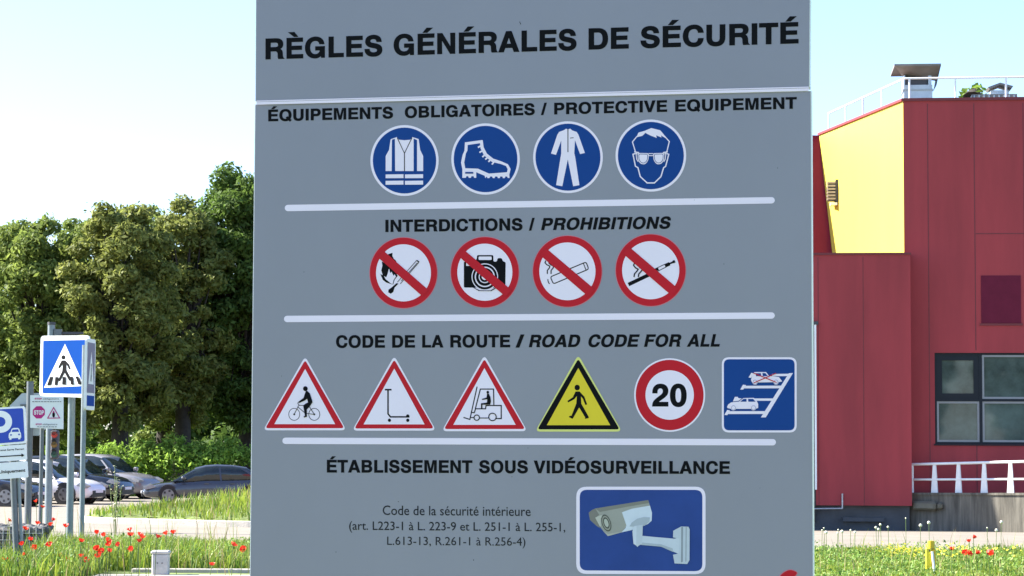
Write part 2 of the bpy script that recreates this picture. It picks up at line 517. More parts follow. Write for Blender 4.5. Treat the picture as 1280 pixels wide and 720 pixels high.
for t, x0, x1 in (('ÉTABLISSEMENT', 408.6, 590.6), ('SOUS', 598.8, 660), ('VIDÉOSURVEILLANCE', 667.1, 912.5)):
    yb = lambda x: 590.7 + (592.5 - 590.7) * (x - 408) / 504
    p = Print(BW); word(p, t, x0, yb(x0), x1, yb(x1), 16, M_black); p.build('lettering', mainp)
M_ink = mat('grey black ink', (.025, .025, .03), .7, .1, 3., spec=.06)
p = Print(BW)
small(p, 'Code de la sécurité intérieure', 478.4, 643.6, 663.3, 645, 11.8, M_ink, .004); p.build('lettering', mainp); p = Print(BW)
small(p, '(art. L223-1 à L. 223-9 et L. 251-1 à L. 255-1,', 436.4, 662.1, 706.6, 664.2, 10.6, M_ink, .004); p.build('lettering', mainp); p = Print(BW)
small(p, 'L.613-13, R.261-1 à R.256-4)', 484, 681, 656.8, 682.2, 10.4, M_ink, 0)
p.build('lettering', mainp)

p = Print(BW)
for (x, y) in [(772.5, 674), (640, 36 + 560), (498, 627), (868, 250), (352, 470), (950, 610), (420, 690), (700, 535), (592, 700), (905, 330), (380, 340), (972, 210), (660, 560)]:
    p.fill(ell(x, y, rnd.uniform(.35, .8), rnd.uniform(.35, .7), 7), M_ink); p.k -= p.step
tag(p.build('dirt_specks', mainp), kind='stuff')
p = Print(BW, -.004); p.line([(649.5, 27), (651, 30.5)], .8, M_ink); p.build('scratch', header)

# white rules
for (x0, y0), (x1, y1) in (((356, 260), (968.5, 250.4)), ((355, 398.7), (968.5, 394.4)), ((353, 551), (970, 552.8))):
    p = Print(BW)
    hw = 4.0
    pts = [(x0 + hw + hw * math.cos(R(a)), y0 + hw * math.sin(R(a))) for a in range(90, 271, 20)] + [(x1 - hw + hw * math.cos(R(a)), y1 + hw * math.sin(R(a))) for a in range(-90, 91, 20)]
    p.fill(pts, M_white)
    p.build('divider_line', mainp)

# --- mandatory signs
def disc(cx, cy, rx, ry, irx, iry):
    p = Print(BW)
    p.fill(ell(cx, cy, rx, ry, 64), M_white); p.fill(ell(cx, cy, irx, iry, 64), M_blue)
    return p
z = zoom(450, 140, 6)
p = disc(505.7, 200.7, 42.7, 44.3, 39.6, 41.2)
p.fill(zl(z, [(193, 443), (193, 330), (218, 285), (230, 205), (277, 188), (292, 208), (335, 212), (378, 208), (393, 188), (440, 203), (452, 285), (474, 330), (474, 443)]), M_white)
p.fill(zl(z, [(240, 208), (262, 201), (264, 446), (238, 446)]), M_blue)
p.fill(zl(z, [(403, 200), (428, 210), (428, 446), (403, 446)]), M_blue)
p.line(zl(z, [(279, 192), (334, 310), (391, 192)]), .9, M_black); p.line(zl(z, [(334, 308), (334, 444)]), 1.0, M_black)
for y0, y1 in ((467, 496), (515, 545)):
    for x0, x1 in ((193, 327), (338, 474)): p.fill(zl(z, [(x0, y0 + 2), (x1, y0), (x1, y1), (x0, y1 + 1)]), M_white)
p.build('safety_vest_pictogram', mainp, 'round blue pictogram of a white safety vest')
p = disc(607, 198.8, 42.9, 44.6, 39.8, 41.5)
p.fill(zl(z, [(787, 228), (920, 210), (928, 265), (952, 312), (1000, 350), (1060, 370), (1110, 392), (1130, 428), (1120, 470), (1122, 495), (1108, 495), (1104, 484), (1090, 484), (1086, 496), (1072, 496), (1068, 484), (1052, 484), (1048, 496), (1034, 496), (1030, 484), (1014, 484), (1010, 496), (996, 496), (992, 484), (976, 484), (972, 496), (956, 496), (952, 484), (940, 496), (935, 478), (872, 452), (872, 494), (856, 494), (852, 482), (836, 482), (832, 494), (816, 494), (812, 482), (798, 482), (794, 494), (768, 494), (768, 430), (758, 380), (770, 320), (784, 290)]), M_white)
p.fill(zl(z, [(808, 248), (900, 234), (905, 275), (930, 325), (990, 375), (1055, 390), (1095, 405), (1108, 430), (1102, 452), (968, 462), (885, 425), (790, 422), (782, 378), (795, 310), (806, 290)]), M_blue)
for a, c in (((910, 252), (885, 266)), ((924, 288), (896, 304)), ((942, 318), (918, 338)), ((962, 338), (940, 356)), ((984, 354), (964, 374)), ((1008, 372), (990, 394))): p.line(zl(z, [a, c]), 2., M_white)
p.fill(zl(z, [(790, 450), (850, 450), (850, 463), (790, 463)]), M_blue)
p.build('safety_boot_pictogram', mainp, 'round blue pictogram of a white safety boot')
z = zoom(650, 140, 5.818)
p = disc(710, 196.5, 43.6, 44.9, 40.6, 41.9)
p.fill(zl(z, [(285, 145), (320, 132), (335, 121), (349, 127), (365, 121), (380, 134), (412, 145), (425, 165), (472, 298), (437, 306), (400, 205), (395, 300), (402, 330), (432, 532), (387, 540), (348, 345), (308, 540), (263, 532), (295, 330), (300, 300), (300, 208), (262, 312), (226, 302), (272, 165)]), M_white)
p.line(zl(z, [(349, 124), (349, 292)]), 1.1, M_black); p.line(zl(z, [(365, 190), (390, 187)]), .9, M_black)
p.build('coverall_pictogram', mainp, 'round blue pictogram of white coveralls')
p = disc(813.6, 194.5, 44.2, 45.1, 41.2, 42.1)
p.line(zl(z, [(840, 290), (818, 218), (850, 178)]), 1.3, M_white); p.line(zl(z, [(1068, 290), (1086, 215), (1048, 172)]), 1.3, M_white)
p.fill(zl(z, [(846, 184), (862, 150), (905, 138), (955, 117), (1020, 133), (1045, 162), (1064, 194), (1025, 170), (1030, 186), (990, 170), (995, 189), (950, 172), (912, 152), (890, 174)]), M_white)
p.line(zl(z, [(840, 302), (822, 308), (840, 395), (858, 405), (875, 470), (925, 516), (978, 516), (1025, 470), (1045, 405), (1060, 395), (1082, 308), (1066, 302)]), 1.5, M_white)
for sgn in (-1, 1):
    X = lambda x: 953 + sgn * (x - 953)
    lens = [(968, 300), (1050, 298), (1048, 350), (1030, 378), (995, 382), (972, 352)]
    p.fill(zl(z, [(X(a), c) for a, c in rpoly(lens, 14)]), M_white)
    p.line(zl(z, [(X(a), c) for a, c in rpoly([(976, 308), (1042, 306), (1040, 348), (1024, 370), (998, 372), (980, 350)], 12)]), .7, M_blue, True)
    p.line(zl(z, [(X(1050), 306), (X(1062), 300), (X(1056), 345), (X(1046), 362)]), 1.1, M_white)
    p.line(zl(z, [(X(1040), 296), (X(1075), 290)]), 1.4, M_white)
for y in (303, 318): p.line(zl(z, [(936, y), (970, y)]), 1.0, M_white)
p.build('safety_goggles_pictogram', mainp, 'round blue pictogram of a face wearing goggles')

# --- prohibition signs
def ban(cx, cy, rx, ry, irx, iry, zz, sym, bar, name, label):
    p = Print(BW)
    p.fill(ell(cx, cy, rx + .8, ry + .8, 64), M_pink)
    p.fill(ell(cx, cy, rx, ry, 64), M_red); p.fill(ell(cx, cy, irx, iry, 64), M_white)
    sym(p, zz)
    p.fill(zl(zz, bar), M_red)
    return p.build(name, mainp, label)
def s_match(p, z):
    p.fill(zl(z, [(180, 200), (222, 187), (220, 215), (232, 240), (252, 258), (262, 280), (220, 270)]), M_black)
    p.fill(zl(z, [(125, 265), (150, 278), (200, 315), (245, 350), (268, 395), (240, 430), (228, 472), (212, 470), (165, 455), (135, 432), (112, 380), (133, 388), (120, 345), (130, 305)]), M_black)
    p.fill(zl(z, [(190, 328), (200, 370), (212, 358), (232, 395), (240, 380), (252, 402), (232, 430), (222, 470), (205, 462), (160, 425), (145, 398), (165, 408), (178, 375)]), M_white)
    p.fill(zl(z, [(275, 465), (240, 500), (228, 540), (205, 556), (183, 543), (185, 520), (205, 505), (230, 485), (258, 460)]), M_black)
    for a, c in (((265, 452), (438, 257)), ((292, 466), (460, 272)), ((300, 440), (445, 278))): p.line(zl(z, [a, c]), .75, M_black)
    p.fill(zl(z, [(433, 258), (442, 252), (462, 264), (458, 278), (448, 268)]), M_black)
ban(504.4, 341.1, 42, 44, 34.3, 35.7, zoom(460, 290, 7.2), s_match, [(140, 168), (545, 522), (492, 580), (90, 228)], 'no_flames_pictogram', 'round red prohibition sign with a burning match')
def s_camera(p, z):
    p.fill(zl(z, rpoly([(668, 345), (738, 340), (752, 328), (752, 303), (858, 303), (858, 345), (880, 345), (885, 322), (912, 322), (918, 342), (937, 348), (935, 512), (668, 512)], 10)), M_black)
    p.fill(zl(z, rpoly([(763, 312), (847, 312), (847, 334), (763, 334)], 7)), M_white)
    p.fill(zl(z, [(683, 352), (735, 352), (735, 372), (683, 372)]), M_white)
    for r, m in ((87, M_white), (81, M_black), (66, M_white), (58, M_black), (40, M_white), (34, M_black), (20, M_white)): p.fill(zl(z, ell(803, 443, r * .98, r)), m)
    p.fill(zl(z, [(716, 505), (735, 512), (770, 530), (840, 530), (870, 512), (880, 514), (845, 534), (765, 534)]), M_black)
ban(606.1, 340.3, 42.4, 43.9, 34.4, 35.7, zoom(450, 260, 5.143), s_camera, [(668, 268), (975, 528), (938, 572), (632, 308)], 'no_photography_pictogram', 'round red prohibition sign with a black camera')
def s_cig(p, z):
    p.line(zl(z, rpoly([(195, 443), (425, 347), (442, 393), (215, 488)], 14)), 1.3, M_black, True)
    p.line(zl(z, [(408, 356), (425, 400)]), 1.1, M_black)
    p.line(zl(z, rpoly([(186, 443), (178, 462), (186, 485), (202, 494)], 8)[8:-8]), 1.1, M_black)
    for dx in (0, 24): p.line(zl(z, [(166 + dx, 338), (161 + dx, 352), (172 + dx, 364), (192 + dx, 374), (190 + dx, 384), (176 + dx, 402), (176 + dx, 424)]), 1.3, M_black)
ban(709.3, 339.2, 43, 44.3, 35.1, 36.1, zoom(650, 260, 5.141), s_cig, [(168, 258), (482, 524), (440, 570), (128, 302)], 'no_smoking_pictogram', 'round red prohibition sign with a smoking cigarette')
def s_vape(p, z):
    p.line(zl(z, [(697, 492), (840, 424)]), 4.6, M_black)
    p.line(zl(z, [(850, 400), (930, 362), (938, 380), (862, 418)]), .9, M_black, True)
    p.line(zl(z, [(868, 402), (890, 391)]), 3.2, M_black)
    p.line(zl(z, [(932, 372), (962, 358)]), 4.4, M_black); p.line(zl(z, [(960, 358), (985, 348)]), 2.2, M_black); p.line(zl(z, [(983, 349), (996, 341)]), 3.4, M_black)
    for dx in (0, 28): p.line(zl(z, [(738 + dx, 352), (730 + dx, 368), (742 + dx, 384), (760 + dx, 394), (752 + dx, 406), (736 + dx, 424), (733 + dx, 444)]), 1.5, M_black)
ban(813.4, 337.8, 43.6, 44.8, 35.7, 36.3, zoom(650, 260, 5.141), s_vape, [(700, 248), (1018, 520), (978, 566), (660, 292)], 'no_vaping_pictogram', 'round red prohibition sign with an electronic cigarette')

# --- warning triangles
def tri(ax, yt, yb, xl, xr, mo, mi_, mc):
    H = yb - yt; p = Print(BW)
    p.fill(rpoly([(ax, yt - .055 * H), (xr + .05 * H, yb), (xl - .05 * H, yb)], .075 * H), mo)
    p.fill(rpoly([(ax, yt + .0 * H), (xr + .018 * H, yb - .03 * H), (xl - .018 * H, yb - .03 * H)], .045 * H), mi_)
    k = .105 * H
    p.fill([(ax, yt + .128 * H), (xr - k - .6, yb - .088 * H), (xl + k + .6, yb - .088 * H)], mc)
    return p
z = zoom(330, 440, 6.545)
p = tri(381.5, 450, 537.9, 333.2, 428.8, M_white, M_red, M_white)
for cx in (248, 412):
    p.line(zl(z, ell(cx, 510, 45, 49, 32)), .75, M_black, True); p.fill(zl(z, ell(cx, 510, 8, 8, 12)), M_black)
for q in ([(248, 510), (283, 440)], [(276, 448), (340, 502), (412, 510)], [(283, 437), (358, 437)], [(368, 440), (412, 510)], [(276, 415), (290, 440)]): p.line(zl(z, q), .8, M_black)
p.fill(zl(z, ell(340, 300, 19, 20, 20)), M_black)
p.fill(zl(z, [(345, 316), (360, 322), (376, 338), (395, 395), (398, 412), (372, 450), (352, 470), (352, 530), (330, 537), (325, 530), (336, 520), (322, 438), (345, 420), (362, 413), (354, 382), (335, 397), (290, 417), (278, 411), (325, 376), (335, 345)]), M_black)
p.build('bicycle_pictogram', mainp, 'red and white warning triangle with a cyclist')
z = zoom(320, 400, 4.5)
p = tri(492.9, 449.3, 538.3, 444.6, 540.8, M_white, M_red, M_white)
p.line(zl(z, [(743, 392), (743, 528), (757, 545), (864, 545)]), 1.9, M_black); p.line(zl(z, [(725, 392), (763, 392)]), 2., M_black)
for x in (751, 854): p.fill(zl(z, ell(x, 564, 9, 9.5, 16)), M_black)
p.fill(zl(z, ell(854, 540, 9, 9, 14)), M_black)
p.build('push_scooter_pictogram', mainp, 'red and white warning triangle with a push scooter')
z = zoom(560, 440, 6.86)
p = tri(605.6, 448.5, 539, 556.6, 654.8, M_white, M_red, M_white)
for q, wd in (([(250, 297), (188, 578), (133, 561)], 1.4), ([(235, 487), (278, 318), (391, 318), (394, 457)], 1.4), ([(235, 487), (322, 487), (327, 459), (457, 459), (457, 571), (408, 571)], 1.4), ([(350, 566), (268, 566)], 1.2), ([(226, 562), (195, 562)], 1.2), ([(203, 520), (226, 520), (238, 484)], 1.3)): p.line(zl(z, q), wd, M_black)
for cx, cy, r in ((247, 563, 23), (382, 557, 32)): p.line(zl(z, ell(cx, cy, r, r, 28)), 1.2, M_black, True)
p.fill(zl(z, ell(342, 345, 11, 12, 16)), M_black)
p.fill(zl(z, [(336, 357), (350, 357), (364, 385), (369, 425), (362, 452), (296, 452), (296, 484), (284, 484), (284, 440), (335, 434), (338, 404), (296, 412), (290, 403), (332, 390)]), M_black)
p.build('forklift_pictogram', mainp, 'red and white warning triangle with a forklift')
z = zoom(540, 400, 4.5)
p = tri(722.9, 448.3, 539.5, 673.4, 773, M_pale, M_black, M_yel)
p.fill(zl(z, ell(817, 380, 15, 16, 20)), M_black)
p.fill(zl(z, [(808, 402), (830, 402), (858, 432), (873, 475), (863, 478), (848, 442), (838, 430), (840, 470), (882, 545), (882, 552), (860, 556), (862, 548), (828, 492), (795, 550), (790, 556), (770, 546), (774, 540), (785, 538), (812, 470), (815, 428), (800, 446), (766, 464), (762, 455), (792, 435)]), M_black)
p.build('pedestrian_pictogram', mainp, 'yellow and black warning triangle with a walking figure')
# --- speed limit
z = zoom(770, 400, 4.5)
p = Print(BW)
for rx, ry, m in ((200, 207, M_white), (191, 198, M_red), (136, 139, M_white)): p.fill(zl(z, ell(302, 422, rx, ry, 64)), m)
word(p, '20', *z(203, 487), *z(398, 487), 131 / 4.5 * .985, M_black)
p.build('speed_limit_pictogram', mainp, 'round red and white speed limit sign reading 20')
# --- parking rule
z = zoom(895, 440, 6.857)
p = Print(BW)
p.fill(zl(z, rpoly([(50, 45), (692, 45), (692, 690), (50, 690)], 62)), M_white)
p.fill(zl(z, rpoly([(67, 62), (674, 62), (674, 672), (67, 672)], 48)), M_blue)
for q in ([(385, 560), (427, 560), (660, 180), (625, 182)], [(226, 290), (570, 288), (556, 311), (214, 312)], [(480, 188), (640, 186), (628, 206), (480, 208)], [(330, 398), (500, 398), (488, 418), (330, 418)], [(95, 507), (430, 507), (418, 531), (80, 532)],
          [(232, 280), (258, 284), (234, 322), (208, 322)], [(96, 497), (120, 500), (98, 541), (72, 540)], [(162, 385), (186, 384), (192, 395), (220, 398), (196, 418), (145, 424)]): p.fill(zl(z, q), M_white)
p.fill(zl(z, [(95, 470), (105, 450), (130, 432), (198, 425), (235, 395), (325, 393), (345, 410), (362, 445), (362, 480), (340, 487), (130, 488), (98, 480)]), M_white)
for q in ([(207, 426), (236, 402), (262, 402), (262, 426)], [(275, 402), (318, 402), (340, 426), (278, 426)], [(400, 560), (402, 560), (401, 561)]): p.fill(zl(z, q), M_blue)
p.fill(zl(z, [(300, 240), (312, 200), (330, 172), (430, 172), (455, 205), (540, 215), (568, 252), (545, 258), (310, 262)]), M_white)
for q in ([(338, 182), (385, 182), (388, 208), (345, 208)], [(398, 180), (425, 182), (445, 206), (402, 208)]): p.fill(zl(z, q), M_blue)
p.fill(zl(z, [(280, 218), (304, 178), (322, 184), (302, 222)]), M_white)
for cx, cy in ((150, 478), (322, 478), (335, 258), (515, 258)):
    p.fill(zl(z, ell(cx, cy, 22, 23, 20)), M_white); p.line(zl(z, ell(cx, cy, 17, 18, 20)), .35, M_blue, True)
for q in ([(322, 180), (520, 262)], [(325, 265), (515, 182)]): p.line(zl(z, q), 1.1, M_red)
p.build('parking_pictogram', mainp, 'square blue parking rule sign with white cars in bays')
# --- video surveillance print
z = zoom(710, 600, 6)
p = Print(BW)
M_vb = mat('violet blue print', srgb(42, 68, 138), .45, .1, 7., spec=.2)
tone = lambda n, *c: mat('printed ' + n, srgb(*c), .35, .05, 20.)
p.fill(zl(z, rpoly([(62, 50), (1032, 50), (1032, 706), (62, 704)], 78)), M_white)
p.fill(zl(z, rpoly([(88, 73), (1008, 74), (1008, 684), (88, 678)], 56)), M_vb)
p.fill(zl(z, [(155, 245), (180, 225), (205, 213), (250, 225), (240, 270), (222, 290), (240, 360), (215, 345), (165, 300)]), tone('umber', 122, 116, 112))
p.fill(zl(z, [(205, 213), (330, 193), (602, 150), (615, 195), (412, 240), (440, 330), (438, 348), (405, 390), (300, 421), (240, 350), (205, 285), (235, 262)]), tone('taupe', 156, 152, 147))
p.fill(zl(z, [(205, 213), (602, 150), (610, 172), (420, 205), (240, 240)]), tone('brown grey', 126, 121, 116))
p.fill(zl(z, [(205, 282), (235, 268), (262, 262), (245, 290), (248, 345), (240, 350)]), tone('beige', 190, 184, 176))
p.fill(zl(z, [(405, 242), (480, 215), (615, 192), (630, 245), (628, 305), (600, 330), (540, 355), (480, 375), (400, 393), (432, 360), (438, 340)]), tone('pale lilac', 208, 211, 226))
p.fill(zl(z, [(236, 352), (262, 378), (300, 405), (405, 386), (400, 393), (300, 421)]), tone('light stone', 176, 170, 164))
for rx, ry, n, c in ((34, 66, 'iron', (74, 74, 70)), (28, 56, 'stone', (150, 146, 138)), (22, 44, 'iron', 0), (15, 32, 'silver', (182, 180, 172))):
    p.fill(zl(z, ell(288, 322, rx, ry, 28, -.3)), tone(n, *c) if c else MATS['printed iron'])
p.fill(zl(z, [(462, 348), (480, 318), (520, 290), (570, 277), (614, 280), (610, 312), (575, 343), (520, 348)]), tone('mid grey', 172, 177, 190))
p.fill(zl(z, [(560, 418), (640, 426), (800, 440), (842, 428), (842, 560), (780, 532), (700, 500), (545, 486)]), tone('pale grey', 200, 203, 217))
p.fill(zl(z, [(552, 468), (700, 482), (785, 512), (790, 540), (700, 500), (545, 486)]), tone('mid grey'))if False else p.fill(zl(z, [(552, 468), (700, 482), (785, 512), (790, 540), (700, 500), (545, 486)]), MATS['printed mid grey'])
p.fill(zl(z, [(497, 345), (562, 335), (557, 478), (528, 494), (522, 503), (515, 494), (492, 478), (484, 385)]), tone('soft grey', 192, 196, 210))
p.fill(zl(z, [(497, 345), (515, 343), (512, 488), (492, 478), (484, 385)]), MATS['printed pale lilac'])
p.fill(zl(z, [(790, 380), (850, 348), (905, 350), (913, 370), (912, 600), (895, 630), (800, 625), (788, 560), (835, 550), (835, 440), (788, 430)]), MATS['printed soft grey'])
p.fill(zl(z, [(850, 352), (864, 352), (862, 612), (848, 618)]), tone('steel grey', 142, 146, 158)); p.fill(zl(z, [(884, 352), (890, 352), (888, 608), (882, 614)]), MATS['printed steel grey'])
p.build('camera_surveillance_pictogram', mainp, 'blue print of a white surveillance camera on a bracket')
# --- foot of the board: tip of a red emblem
z = zoom(900, 660, 10.667)
p = Print(BW)
p.fill(zl(z, rpoly([(740, 720), (800, 622), (860, 572), (935, 545), (1005, 565), (1044, 600), (1008, 648), (960, 690), (900, 748), (820, 770)], 40)), M_pink)
p.fill(zl(z, rpoly([(750, 715), (805, 632), (862, 582), (935, 555), (1000, 574), (1033, 600), (1000, 643), (955, 685), (895, 740), (825, 760)], 40)), M_red)
p.build('red_emblem', mainp, 'tip of a red rounded emblem')

# ------------------------------------------------------------------ red factory building
FB = Plane(1132, 555, 56, R(-6))
fab = empty('factory_building', (0, 0, 0), label='red clad factory building with one sunlit yellow wall', cat='building')
FB.place(fab)
O = FB.o
def U(px, d=0.): return FB.uv((px, 555), d)[0]
def Zf(px, py, d=0.): return FB.uv((px, py), d)[1]
gb = -.40 - O.z                                        # bottom of the walls
M_clad = mat('crimson cladding', (.305, .050, .056), .6, .13, .4, 0, 40, stretch=(2.5, 2.5, .35), spec=.15, hue=.12)
M_seam = mat('dark seam red', (.15, .020, .025), .6, .1, 3.)  # darker red of the panel joints and cap strips
M_coral = mat('yellow wall paint', (.60, .485, .062), .6, .06, .6, stretch=(2, 2, .3))
M_plinth = mat('grey plinth render', (.075, .08, .085), .85, .25, 1.5)
ztop = Zf(1132, 126.5)
b = MB()
wx1 = U(1500)
# main wall with a window opening: four slabs round the opening
wu0, wu1, wz0, wz1 = U(1169), U(1400), Zf(1169, 555), Zf(1169, 441)
b.box(0, wu0, 0, .3, gb, ztop, M_clad); b.box(wu0, wu1, 0, .3, gb, wz0, M_clad); b.box(wu0, wu1, 0, .3, wz1, ztop, M_clad); b.box(wu1, wx1, 0, .3, gb, ztop, M_clad)
for px in (1162.5, 1221, 1283, 1345, 1410):
    u = U(px)
    if px > 1165:
        b.box(u - .012, u + .012, -.003, .004, gb, wz0, M_seam); b.box(u - .012, u + .012, -.003, .004, wz1 + .06, ztop - .07, M_seam)
    else: b.box(u - .012, u + .012, -.003, .004, gb, ztop - .07, M_seam)
zj = Zf(1250, 292)
b.box(U(1221) + .02, wx1, -.0035, .004, zj - .012, zj + .012, M_seam)
b.box(-.03, wx1, -.04, .34, ztop, ztop + .07, M_seam)
b.build('main_wall', fab)
# sunlit side wall going back from the corner, bounded by a leaning red wall
t = .785
bk, bm = (-1.86, 6.14), (-1.86 * t, 6.14 * t)
zb = Zf(1090, 318, -.55) - .02
ztb = ztop
b = MB()
yw = [(0, .004, ztb), (bk[0], bk[1], ztb), (bm[0], bm[1], zb - .5), (0, .004, zb - .5)]
yw2 = [(x + .2, y + .05, zz) for x, y, zz in yw]
b.poly([(x - .004, y, zz) for x, y, zz in yw] + yw2, [(0, 1, 2, 3), (7, 6, 5, 4), (0, 4, 5, 1), (1, 5, 6, 2), (2, 6, 7, 3), (3, 7, 4, 0)], M_coral)
cap_ = [(0, -.02, ztb), (bk[0], bk[1], ztb)]
b.poly([(cap_[0][0] - .05, cap_[0][1], ztb + .002), (cap_[0][0] + .2, cap_[0][1], ztb + .002), (bk[0] + .2, bk[1], ztb + .002), (bk[0] - .05, bk[1], ztb + .002),
        (cap_[0][0] - .05, cap_[0][1], ztb + .06), (cap_[0][0] + .2, cap_[0][1], ztb + .06), (bk[0] + .2, bk[1], ztb + .06), (bk[0] - .05, bk[1], ztb + .06)],
       [(0, 3, 2, 1), (4, 5, 6, 7), (0, 1, 5, 4), (1, 2, 6, 5), (2, 3, 7, 6), (3, 0, 4, 7)], M_clad)
b.build('yellow_side_wall', fab)
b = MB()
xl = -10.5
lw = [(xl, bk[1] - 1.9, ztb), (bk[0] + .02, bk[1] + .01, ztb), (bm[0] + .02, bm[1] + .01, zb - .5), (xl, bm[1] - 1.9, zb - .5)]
b.poly(lw + [(x, y + .3, zz) for x, y, zz in lw], [(0, 3, 2, 1), (4, 5, 6, 7), (0, 1, 5, 4), (1, 2, 6, 5), (2, 3, 7, 6), (3, 0, 4, 7)], mat('crimson cladding darkened for bounce', (.150, .012, .034), .6, .13, .4, stretch=(2.5, 2.5, .35), spec=.15))  # cladding red darkened in its colour to offset yellow bounce light
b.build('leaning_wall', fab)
b = MB()
b.box(.2, wx1, .3, 12, ztop - .25, ztop - .05, M_plinth)
b.box(xl, wx1, 12, 12.3, gb, ztop, M_clad); b.box(wx1, wx1 + .3, 0, 12.3, gb, ztop, M_clad)
b.box(xl - .3, xl, 4.7, 12.3, gb, ztop, M_clad)
b.build('rear_walls', fab)
# low block in front
b = MB()
d0 = -.55
bx0, bx1 = U(560, d0), U(1139.5, d0)  # hidden left run extended so the block shades the ramp wall
zb1 = Zf(1090, 318.5, d0); zpl = Zf(1090, 632, d0)
b.box(bx0, bx1, d0, bm[1], zpl, zb1, M_clad)
for px in (1023.5, 1080): b.box(U(px, d0) - .008, U(px, d0) + .008, d0 - .003, d0 + .004, zpl, zb1 - .05, M_seam)
b.box(bx0 - .02, bx1 + .02, d0 - .03, bm[1], zb1, zb1 + .05, M_seam)
b.build('low_block', fab)
b = MB()
b.box(bx0 + .1, bx1 - .05, d0 + .15, bm[1], gb, zpl, M_plinth)
b.box(U(1053, d0), U(1105, d0), d0 + .02, d0 + .17, Zf(1080, 652, d0), Zf(1080, 647, d0), M_plinth)
b.build('plinth', fab)
# flat black panel painting the dark of a recess, and white downpipe at the left end of the block
b = MB()
b.box(U(1001, d0), U(1019.5, d0), d0 - .012, d0 + .002, zpl - .4, Zf(1018, 403, d0), mat('painted recess black', (.012, .013, .015), .5, .2))
b.build('recess_shade_panel', fab)
b = MB()
u = U(1019.6, d0)
b.tube((u, d0 - .07, Zf(1019, 612, d0)), (u, d0 - .07, Zf(1019, 406, d0)), .026, M_alu)
b.box(u - .05, u + .07, d0 - .1, d0 - .02, Zf(1019, 406, d0), Zf(1019, 402, d0), M_dk)
b.build('downpipe', fab)
b = MB()
b.path([(U(1052.5, d0), d0 - .05, Zf(1052, 617, d0)), (U(1052.5, d0), d0 - .05, Zf(1052, 635.5, d0)), (U(1012, d0), d0 - .05, Zf(1012, 636, d0))], .02, M_steel)
b.build('conduit', fab)
# window
M_frame = mat('anthracite window frame', (.014, .018, .024), .5, .1, spec=.2)
M_sash = mat('grey sash', (.24, .25, .26), .4, .06)
def glass(name, c):
    m = mat(name, c, .03, .6, .9, spec=.6, hue=.0)
    return m
M_gl = glass('glass with painted reflection', (.075, .105, .092))  # mottled green in the pane colour imitates reflected surroundings
cols = [(1169, 1226), (1226, 1290), (1290, 1400)]
midz = Zf(1169, 500)
for a, c in cols:
    ua, uc = U(a), U(c)
    b = MB(); fw = .05; FY = (.05, .16)
    b.box(ua, uc, .05, .16, wz1 - fw, wz1, M_frame); b.box(ua, uc, .05, .16, wz0, wz0 + fw, M_frame); b.box(ua, uc, .05, .16, midz - fw * .6, midz + fw * .6, M_frame)
    b.box(ua, ua + fw, .05, .16, wz0 + fw, midz - fw * .6, M_frame); b.box(ua, ua + fw, .05, .16, midz + fw * .6, wz1 - fw, M_frame)
    b.box(uc - fw * .4, uc, .05, .16, wz0 + fw, midz - fw * .6, M_frame); b.box(uc - fw * .4, uc, .05, .16, midz + fw * .6, wz1 - fw, M_frame)
    wn = b.build('window', fab)
    for k, (za, zc) in enumerate(((wz0 + fw, midz - fw * .6), (midz + fw * .6, wz1 - fw))):
        sm = M_frame if (k == 1 and a == 1169) else M_sash
        sw = .13 if sm is M_frame else .05
        x0, x1 = ua + fw, uc - fw * .4
        b = MB()
        b.box(x0, x1, .065, .13, zc - sw, zc, sm); b.box(x0, x1, .065, .13, za, za + sw, sm); b.box(x0, x0 + sw, .065, .13, za + sw, zc - sw, sm); b.box(x1 - sw, x1, .065, .13, za + sw, zc - sw, sm)
        b.build('sash', wn)
        b = MB(); b.box(x0 + sw, x1 - sw, .095, .115, za + sw, zc - sw, M_gl); b.build('pane', wn)
b = MB(); b.box(wu0 - .03, wu1, -.035, .05, wz0 - .035, wz0 - .002, M_frame); b.build('window_sill', fab)
b = MB()
b.box(U(1228), U(1278), -.015, .002, Zf(1250, 404), Zf(1250, 344.5), mat('plum panel', (.13, .014, .034), .6, .1, spec=.1))
b.box(U(1226), U(1280), -.03, .002, Zf(1250, 407), Zf(1250, 404.4), M_seam)
b.build('plum_panel', fab)
# louvred vent on the side wall, hooked near the slanting corner
b = MB()
cu = at(1041.5, 240, 60.9); cl = fab.matrix_world.inverted() @ cu
M_lv = mat('vent metal', (.42, .36, .30), .5, .2)
for k in range(6):
    zz = cl.z + .24 - k * .085
    b.box(cl.x - .16, cl.x + .055, cl.y - .14, cl.y + .2, zz - .025, zz + .02, M_lv)
b.box(cl.x - .13, cl.x + .05, cl.y - .10, cl.y + .2, cl.z - .24, cl.z + .27, M_dk)
b.box(cl.x + .058, cl.x + .13, cl.y - .13, cl.y + .25, cl.z - .27, cl.z + .32, M_dk)
b.box(cl.x - .08, cl.x + .10, cl.y - .15, cl.y + .2, cl.z - .36, cl.z - .29, M_alu)
b.build('louvred_vent', fab)

